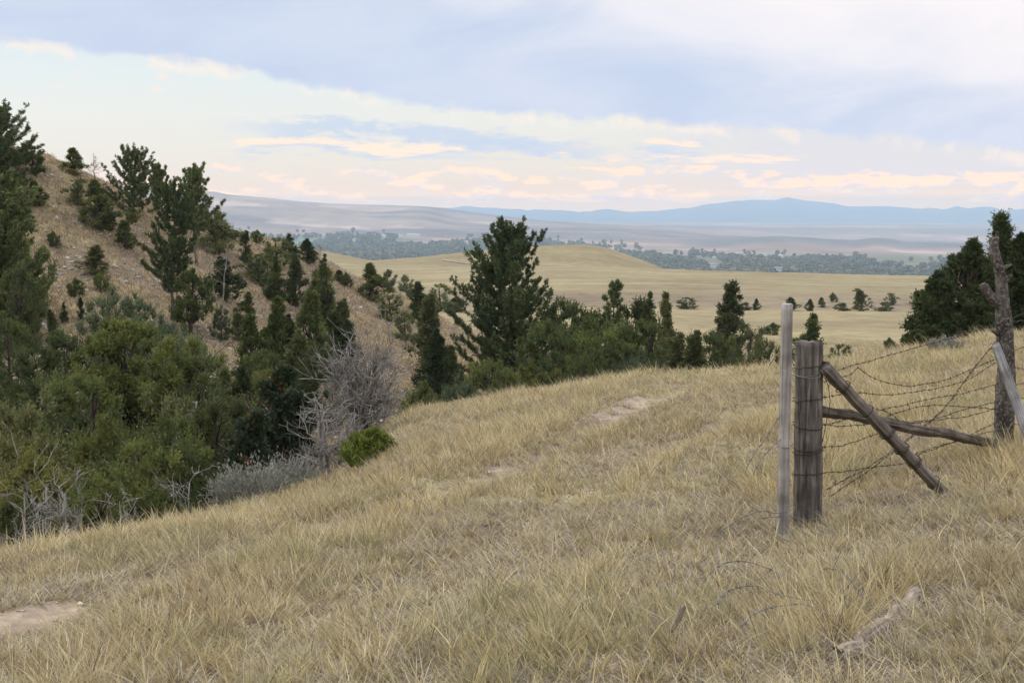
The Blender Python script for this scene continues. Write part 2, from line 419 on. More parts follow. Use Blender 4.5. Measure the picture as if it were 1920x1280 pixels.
lay((.14, .12, .12), far * smooth(.62, .7, rid) * .5)

MG = {'ground': ground_mat('soil_and_litter', 9, 1.2, .9, .5, .02),
      'hillside': ground_mat('hillside_turf', 2.6, .5, .95, .9, .22, lo=.55, hi=1.4),
      'plain': ground_mat('dry_prairie', .42, .05, .85, .5, .3, (.6, 1, 1), lo=.68, hi=1.3),
      'valley': ground_mat('valley_land', .01, .0025, .6, .2, 4)}
idx = np.arange(nA * nR).reshape(nA, nR)
quads = np.stack([idx[:-1, :-1], idx[:-1, 1:], idx[1:, 1:], idx[1:, :-1]], -1)
qt = GT[:-1, :-1]
verts = np.stack([GX, GY, GZ], -1).reshape(-1, 3); cols = col.reshape(-1, 3)
for nm, t0, t1 in (('ground', -1, 5), ('hillside', 5, 9), ('plain', 9, 16.6), ('valley', 16.6, 99)):
    q = quads[(qt >= t0) & (qt < t1)]
    used = np.unique(q); remap = np.full(len(verts), -1); remap[used] = np.arange(len(used))
    mb = MB(); mb.add(verts[used], remap[q], cols[used])
    if nm == 'ground':                                               # close the little hole under the viewer
        ring = remap[idx[:-1, 0]]
        mb.add([(0, 0, GZ[:, 0].mean())], np.zeros((0, 3)))
        mb.f.setdefault(3, []).append(np.stack([np.full(len(ring) - 1, mb.n - 1), ring[:-1], ring[1:]], -1))
    o = mb.build(nm, MG[nm], smooth=True); tag(o, kind='structure')

# ------------------------------------------------------------------ mountains far behind the valley
def mountain(name, pts, Y0, depth, foot, c, seed, amp):
    pxs = np.linspace(pts[0][0], pts[-1][0], 900)
    top = np.interp(pxs, [p[0] for p in pts], [p[1] for p in pts])
    top = top + (fbm(pxs / 30, pxs * 0, seed, 6) - .5) * amp
    nj = 40; t = np.linspace(-1, 1, nj)
    mb = MB()
    X = np.zeros((900, nj)); Yv = np.zeros((900, nj)); Z = np.zeros((900, nj))
    for j in range(nj):
        Yj = Y0 + t[j] * depth
        u = (pxs - 960) / FPX
        zt = (394.7 - top) / FPX * Y0
        X[:, j] = u * Yj; Yv[:, j] = Yj
        s = 1 - abs(t[j]) ** .85
        Z[:, j] = foot + (zt - foot) * s
    r = 1 - np.abs(2 * fbm(X / 330, Yv / 500, seed + 3, 5) - 1)
    Z += (r - .75) * 60 * (np.abs(t) ** .6 * (1 - np.abs(t)))[None]
    ii = np.arange(900 * nj).reshape(900, nj)
    q = np.stack([ii[:-1, :-1], ii[1:, :-1], ii[1:, 1:], ii[:-1, 1:]], -1).reshape(-1, 4)
    v = np.stack([X, Yv, Z], -1).reshape(-1, 3)
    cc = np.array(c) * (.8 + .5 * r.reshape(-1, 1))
    mb.add(v, q, cc)
    o = mb.build(name, ground_mat(name + '_hazed_forest', .004, .001, .6, .1, 5), smooth=True); tag(o, kind='structure')
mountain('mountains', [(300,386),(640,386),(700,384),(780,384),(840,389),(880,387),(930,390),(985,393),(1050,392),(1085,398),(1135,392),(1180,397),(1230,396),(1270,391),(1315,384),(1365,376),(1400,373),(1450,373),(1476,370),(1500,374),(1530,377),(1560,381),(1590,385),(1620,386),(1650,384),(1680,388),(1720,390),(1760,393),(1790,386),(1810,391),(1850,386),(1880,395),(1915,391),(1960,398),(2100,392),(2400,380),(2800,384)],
         12500, 2600, -130, (.07, .13, .19), 71, 6)  # forest tone pushed to blue, putting some distance haze into the base colour

# ------------------------------------------------------------------ vegetation generators (real sizes in metres, base at the origin)
def rand_dirs(n, r, up=0.0):
    d = r.standard_normal((n, 3)); d[:, 2] += up
    return norm(d)

def leaves(mb, pos, direc, length, width, col, r):
    """kite-shaped leaf sprigs"""
    n = len(pos)
    side = norm(np.cross(direc, rand_dirs(n, r)))
    L = np.broadcast_to(length, (n,))[:, None]; W = np.broadcast_to(width, (n,))[:, None]
    v = np.stack([pos, pos + direc * L * .45 + side * W, pos + direc * L, pos + direc * L * .45 - side * W], 1).reshape(-1, 3)
    mb.add(v, np.arange(4 * n).reshape(n, 4), np.repeat(col, 4, 0))

def sprays(mb, base, direc, length, m, leaf, r, col, curl=.25, wid=.21, spread=.75):
    """each spray is a feathery shoot carrying m leaf sprigs"""
    n = len(base)
    t = (np.arange(m) + .5) / m
    L = np.broadcast_to(length, (n,))
    p = base[:, None] + direc[:, None] * (L[:, None] * t[None])[..., None]
    p[..., 2] += curl * L[:, None] * t[None] ** 2
    p = p + r.standard_normal(p.shape) * (L * .07)[:, None, None]
    d = direc[:, None] + r.standard_normal((n, m, 3)) * spread; d[..., 2] += .25
    d = norm(d)
    ll = leaf * (1.15 - .55 * t)[None] * (.7 + .6 * r.random((n, m)))
    c = col[:, None] * (.86 + .28 * r.random((n, m, 1)))
    leaves(mb, p.reshape(-1, 3), d.reshape(-1, 3), ll.reshape(-1), ll.reshape(-1) * wid, c.reshape(-1, 3), r)

OCT_V = np.array([(1,0,0),(-1,0,0),(0,1,0),(0,-1,0),(0,0,1),(0,0,-1)], float)
OCT_F = np.array([(0,2,4),(2,1,4),(1,3,4),(3,0,4),(2,0,5),(1,2,5),(3,1,5),(0,3,5)])
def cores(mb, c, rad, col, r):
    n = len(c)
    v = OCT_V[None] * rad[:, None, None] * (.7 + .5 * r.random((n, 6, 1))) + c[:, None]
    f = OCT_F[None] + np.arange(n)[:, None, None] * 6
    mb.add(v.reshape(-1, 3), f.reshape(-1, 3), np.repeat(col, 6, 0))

GREENS_RAW = {'vivid': ((.08, .105, .024), (.1, .125, .028), (.06, .08, .02)),
          'juniper': ((.052, .068, .024), (.08, .096, .03), (.034, .05, .024)),
          'bright': ((.06, .078, .024), (.08, .096, .03), (.045, .06, .022)),
          'blue': ((.052, .074, .044), (.07, .092, .056), (.04, .058, .036)),
          'yellowish': ((.09, .098, .03), (.105, .105, .036), (.062, .074, .026)),
          'dark': ((.042, .058, .026), (.06, .078, .03), (.03, .044, .022)),
          'pine': ((.056, .076, .032), (.078, .098, .04), (.04, .058, .028)),
          'olive': ((.062, .074, .034), (.078, .088, .042), (.044, .054, .026))}
GREENS = {k: [tuple(np.array(c) * (1.5, 1.42, 1.2) * (1.0 if k == 'dark' else 1.36)) for c in v] for k, v in GREENS_RAW.items()}
def pick(pal, n, r):
    p = np.array(GREENS[pal]); w = r.dirichlet((.7, .55, .7), n)
    return w @ p

def profile_cone(h): return np.clip(np.minimum((h + .04) * 5.5, 1) * (1 - h) ** .72 * 1.05 + .05, 0, 1)
def profile_column(h): return np.clip(np.minimum((h + .05) * 5, 1) * (1 - h ** 2.6) * .95 + .07, 0, 1)
def profile_spire(h): return np.clip(np.minimum((h + .04) * 6, 1) * (1 - h) ** 2.1 * 1.05 + .05, 0, 1)
def profile_round(h): return np.clip(np.sqrt(np.clip(1 - ((h - .42) / .6) ** 2, 0, 1)), .12, 1)
PROF = {'cone': profile_cone, 'column': profile_column, 'round': profile_round, 'spire': profile_spire}

def juniper(seed, H, R, shape='cone', lumps=70, per=13, m=7, leaf=.11, pal='juniper', bare=.0, spires=2, lean=0.0, lump_r=.27, bark=None, dead=0):
    """trunk with limbs, and a crown of feathery lumps carried on the limb ends"""
    r = np.random.default_rng(seed); prof = PROF[shape]
    tr = MB(); cr = MB()
    k = 9; hh = np.linspace(0, .9, k)
    wob = np.cumsum(r.standard_normal((k, 2)) * .03 * H * .3, 0); wob -= wob[0]
    axis = np.stack([wob[:, 0] + lean * hh * H, wob[:, 1], hh * H], -1); axis[0, 2] = -.35
    def ax(h): return np.stack([np.interp(h, hh, axis[:, i]) for i in range(3)], -1)
    v, f = tube(axis, np.linspace(.045, .008, k) * H * .75 + .008, 7, rough=.12, r=r); tr.add(v, f)
    # lump centres
    h = bare + (1 - bare) * r.random(lumps) ** (.9 if shape != 'column' else 1); ph = r.random(lumps) * 2 * PI
    asym = 1 + .22 * np.sin(ph + r.random() * 6) + .2 * np.sin(2 * ph + h * 7 + r.random() * 6) + .16 * np.sin(h * 15 + ph * 3)
    rr = prof((h - bare) / (1 - bare)) * R * asym * np.sqrt(r.random(lumps) * .8 + .2)
    lr = R * lump_r * (.7 + .6 * r.random(lumps)) * (1.1 - .55 * h)
    rr = np.maximum(rr - lr * .75, 0)
    c = ax(h * .97); c[:, 0] += rr * np.cos(ph); c[:, 1] += rr * np.sin(ph); c[:, 2] = h * (H - lr) + r.standard_normal(lumps) * .02 * H
    c[:, 2] = np.maximum(c[:, 2], lr * .55)
    for s in range(spires):                                          # pointed leaders at the top
        a = r.random() * 2 * PI; d = R * (.05 + .28 * s / max(spires, 1))
        top = ax(np.array([.9]))[0] + np.array([d * math.cos(a), d * math.sin(a), 0])
        for q in range(4):
            z = H * (.78 + .2 * q / 3) * (1 - .09 * s)
            c = np.vstack([c, [top[0] + r.normal() * .02 * R, top[1] + r.normal() * .02 * R, z]])
            lr = np.append(lr, R * .16 * (1.1 - .22 * q)); h = np.append(h, .9)
    n = len(c)
    for i in range(n):
        if i % 2 == 0 and i < lumps:
            b = ax(np.array([max(.03, h[i] * .72 - .05)]))[0]; mid = (b + c[i]) / 2 + r.standard_normal(3) * .04 * H; 
            v, f = tube([b, mid, c[i]], [.012 * H * .8, .009 * H * .8, .004], 5); tr.add(v, f)
    lc = pick(pal, n, r)
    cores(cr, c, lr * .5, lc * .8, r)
    nb = n * per; li = np.repeat(np.arange(n), per)
    d = rand_dirs(nb, r, .75 if shape == 'round' else .35)
    if shape == 'round': d[:, 2] *= .8
    out = c - ax(np.clip(h, 0, .95)); out[:, 2] = 0; out = norm(out)
    d = norm(d + out[li] * .45)
    base = c[li] + d * (lr[li] * .3)[:, None]
    up = d.copy(); up[:, 2] += .45; up = norm(up)
    col = lc[li] * (.85 + .3 * r.random((nb, 1)))
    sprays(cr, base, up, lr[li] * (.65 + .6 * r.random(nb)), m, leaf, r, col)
    if dead:
        for _ in range(dead):
            a = r.random() * 2 * PI; h0 = r.random() * .5
            b = ax(np.array([h0]))[0]; e = b + np.array([math.cos(a), math.sin(a), .35 + r.random() * .5]) * R * (.8 + .5 * r.random())
            tw(tr, b, e, .012 * H * .5, r, 3)
    return fit(tr, cr, H, R)

def fit(tr, cr, H, R):
    """bring trunk and crown to the wanted height and half width"""
    V = np.concatenate(cr.v); kz = H / np.quantile(V[:, 2], .9985); kr = R / np.quantile(np.hypot(V[:, 0], V[:, 1]), .96)
    for m in (tr, cr): m.v = [(v * np.array([kr, kr, kz], np.float32)).astype(np.float32) for v in m.v]
    return tr, cr

def tw(mb, a, b, rad, r, depth, sides=5, n=5, wig=.09, k=(3, 5), shrink=.62, c=(1, 1, 1), mn=.0025):
    """a crooked branch that keeps forking"""
    a = np.asarray(a, float); b = np.asarray(b, float); L = np.linalg.norm(b - a)
    t = np.linspace(0, 1, n)[:, None]
    p = a + (b - a) * t; w = np.cumsum(r.standard_normal((n, 3)) * wig * L / n * 1.8, 0); w -= w[0]; p = p + w
    v, f = tube(p, np.maximum(np.linspace(rad, rad * .5, n), mn), sides if depth > 1 else 3, cap=False); mb.add(v, f, c)
    if depth <= 1: return
    for _ in range(r.integers(*k)):
        s = .25 + .75 * r.random(); i = min(int(s * (n - 1)), n - 2)
        q = p[i] + (p[i + 1] - p[i]) * (s * (n - 1) - i)
        d = norm((b - a) / max(L, 1e-6) * .8 + r.standard_normal(3) * .62)
        d[2] += .1
        tw(mb, q, q + d * L * shrink * (.6 + .6 * r.random()), rad * .55, r, depth - 1, sides, max(n - 1, 3), wig, k, shrink, c, mn)

def pine(seed, H, R, whorls=15, per=5, twigs=13, needle=.12, pal='pine', bare=.12, shape=.8, lean=0.0, gap=.0, nper=16, irregular=.3, trunk_r=.018):
    """open pine: up-swept limbs with tufts of needles round the shoot ends"""
    r = np.random.default_rng(seed); tr = MB(); cr = MB()
    k = 10; hh = np.linspace(0, 1, k)
    wob = np.cumsum(r.standard_normal((k, 2)) * .012 * H, 0); wob -= wob[0]
    axis = np.stack([wob[:, 0] + lean * hh * H, wob[:, 1], hh * H * .985], -1); axis[0, 2] = -.4
    def ax(h): return np.array([np.interp(h, hh, axis[:, i]) for i in range(3)])
    v, f = tube(axis, H * trunk_r * (1 - hh * .93), 8, rough=.08, r=r); tr.add(v, f)
    TB = []; TD = []; TL = []; TC = []
    for w in range(whorls):
        h = bare + (1 - bare) * (w + r.random() * .7) / whorls
        hn = (h - bare) / (1 - bare)
        for b in range(per):
            if r.random() < gap: continue
            a = b * 2 * PI / per + w * 1.1 + r.normal() * .35
            L = R * ((1 - hn) ** shape * .92 + .1) * min(1, .55 + hn * 3) * (1 + irregular * r.normal())
            L = max(L, .12 * R)
            o = ax(min(h, .98)); d0 = np.array([math.cos(a), math.sin(a), 0])
            rise = (.25 + .75 * hn)
            n = 6; t = np.linspace(0, 1, n)
            p = o + d0 * (L * t)[:, None]; p[:, 2] += L * (rise * t ** 1.7 - .08 * np.sin(t * PI))
            p += np.cumsum(r.standard_normal((n, 3)) * .02 * L, 0)
            v, f = tube(p, np.linspace(H * trunk_r * .3 * (1 - .6 * hn) + .004, .006, n), 5, cap=False); tr.add(v, f)
            bc = pick(pal, 1, r)[0]
            nt = max(4, int(twigs * (L / R) + 2))
            s = .22 + .78 * r.random(nt) ** .7; s[0] = 1.0
            q = np.stack([np.interp(s, t, p[:, i]) for i in range(3)], -1)
            sd = r.standard_normal((nt, 3)) * np.array([.6, .6, .3]); dd = norm(d0 * .75 + sd + np.array([0, 0, .55 + .35 * hn]))
            tl = (.16 + .22 * r.random(nt)) * R * .34 * (1.1 - .3 * hn)
            TB.append(q); TD.append(dd); TL.append(tl); TC.append(np.tile(bc, (nt, 1)))
    # leader
    TB.append(np.array([ax(.95), ax(.985), ax(.99)])); TD.append(norm(np.array([(.2, 0, 1), (0, 0, 1.), (-.2, .1, 1)]))); TL.append(np.array([.1, .13, .1]) * R * .8); TC.append(pick(pal, 3, r))
    B = np.concatenate(TB); D = np.concatenate(TD); L = np.concatenate(TL); Cc = np.concatenate(TC)
    n = len(B)
    for i in range(0, n, 2):
        v, f = tube([B[i], B[i] + D[i] * L[i]], [.008, .005], 3, cap=False); tr.add(v, f)
    t = r.random((n, nper)) ** .8
    p = B[:, None] + D[:, None] * (L[:, None] * t)[..., None]
    d = norm(D[:, None] * .75 + r.standard_normal((n, nper, 3)) * .62)
    c = Cc[:, None] * (.8 + .4 * r.random((n, nper, 1)))
    ln = needle * (.7 + .6 * r.random(n * nper))
    leaves(cr, p.reshape(-1, 3), d.reshape(-1, 3), ln, ln * .13, c.reshape(-1, 3), r)
    return fit(tr, cr, H, R)

def dead_tree(seed, H, R, stems=3, depth=5, k=(3, 6), conifer=False, low=.0, nb=15, thin=1.0, flat=.55):
    r = np.random.default_rng(seed); tr = MB(); br = MB()
    if conifer:
        ax = np.array([(r.normal() * .01 * H * i, r.normal() * .01 * H * i, H * i / 7 - (.2 if i == 0 else 0)) for i in range(8)])
        v, f = tube(ax, np.linspace(.02 * H, .004 * H, 8), 6); tr.add(v, f)
        for i in range(46):
            h = .12 + .86 * r.random(); a = r.random() * 2 * PI; L = R * (1.05 - h) * (.6 + .7 * r.random())
            o = np.array([np.interp(h * H, ax[:, 2], ax[:, j]) for j in range(3)])
            tw(br, o, o + np.array([math.cos(a) * L, math.sin(a) * L, L * (.1 + .35 * r.random())]), .006 * H, r, 3, k=(2, 4))
        return tr, br
    for s in range(stems):
        a = s * 2 * PI / stems + r.random(); 
        b = np.array([math.cos(a), math.sin(a), 0]) * .1 * R; b[2] = -.25
        e = np.array([math.cos(a) * R * (.2 + .3 * r.random()), math.sin(a) * R * .35, H * (.5 + .3 * r.random())])
        n = 6; t = np.linspace(0, 1, n)[:, None]; p = b + (e - b) * t + np.cumsum(r.standard_normal((n, 3)) * .035 * H / n * 2, 0)
        rad = np.linspace(.026, .012, n) * H * thin; v, f = tube(p, rad, 7, rough=.1, r=r); tr.add(v, f)
        for q in range(nb):
            u = low + (1 - low) * (.18 + .82 * r.random()); i = min(int(u * (n - 1)), n - 2); o = p[i] + (p[i + 1] - p[i]) * (u * (n - 1) - i)
            aa = r.random() * 2 * PI; L = R * (.5 + .6 * r.random())
            tw(br, o, o + np.array([math.cos(aa) * L, math.sin(aa) * L, (H - o[2]) * (-.08 + r.random()) * flat + .15 * L]), .0105 * H * thin * (1 - .4 * u), r, depth - 1, k=k, wig=.2, mn=.0045)
    return tr, br

def sage(seed, H, R, n=420):
    r = np.random.default_rng(seed); tr = MB(); cr = MB()
    a = r.random(n) * 2 * PI; q = np.sqrt(r.random(n)); lean = q * .9
    d = norm(np.stack([np.cos(a) * lean, np.sin(a) * lean * .8, np.ones(n)], -1))
    L = H * (.55 + .65 * r.random(n) ** 1.5) * (1 - .25 * q)
    base = np.stack([np.cos(a) * q * R * .5, np.sin(a) * q * R * .5, np.zeros(n)], -1)
    for i in range(0, n, 4):
        v, f = tube([base[i] * .3, base[i] + d[i] * L[i] * .6], [.014, .005], 4, cap=False); tr.add(v, f)
    base2 = base + d * (L * .3)[:, None]
    c = np.array([(.32, .32, .28)]) * (.7 + .5 * r.random((n, 1))) + (r.random((n, 1)) > .8) * np.array([(.06, .045, .01)])
    sprays(cr, base2, d, L * .72, 13, .085, r, c, curl=.1, wid=.15, spread=.42)
    return tr, cr

# ------------------------------------------------------------------ prototypes shared by the smaller trees
def as_mesh(pair, m_trunk, m_leaf, nm='tree', crown='crown'):
    t, c = pair
    return t.mesh(nm + '_trunk', m_trunk, True), c.mesh(nm + '_' + crown, m_leaf)
POOL = {
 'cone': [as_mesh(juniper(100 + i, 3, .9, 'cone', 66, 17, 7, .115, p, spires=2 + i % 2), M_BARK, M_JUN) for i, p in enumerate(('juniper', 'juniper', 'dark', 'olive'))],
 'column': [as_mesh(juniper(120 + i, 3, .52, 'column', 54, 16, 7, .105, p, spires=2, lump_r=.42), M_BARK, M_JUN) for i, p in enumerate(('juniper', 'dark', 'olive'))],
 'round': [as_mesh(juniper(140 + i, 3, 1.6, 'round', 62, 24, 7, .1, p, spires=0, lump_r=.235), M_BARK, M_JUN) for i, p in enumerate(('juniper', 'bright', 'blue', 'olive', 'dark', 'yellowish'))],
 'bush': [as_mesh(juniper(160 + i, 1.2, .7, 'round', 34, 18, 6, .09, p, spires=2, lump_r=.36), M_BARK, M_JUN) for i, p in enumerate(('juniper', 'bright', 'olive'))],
 'pine': [as_mesh(pine(180 + i, 6, 1.5, 15, 5, 15, .16, 'pine', bare=b, gap=.12, nper=15, irregular=.35), M_BARK, M_PINE) for i, b in enumerate((.08, .3, .12))],
}
PDIM = {'cone': (3, .9), 'column': (3, .52), 'round': (3, 1.6), 'bush': (1.2, .7), 'pine': (6, 1.5)}

def place_tree(meshes, dims, name, x, y, z, H, W, label, cat, group, rz=None, parts=('trunk', 'crown'), tilt=(0, 0)):
    s = H / dims[0]; w = W / (2 * dims[1])
    e = empty(name, (x, y, z), random.random() * 6.28 if rz is None else rz, (w, w, s), tilt)
    for me, nm in zip(meshes, parts):
        o = bpy.data.objects.new(nm, me); C.objects.link(o); o.parent = e
    return tag(e, label, cat, group)

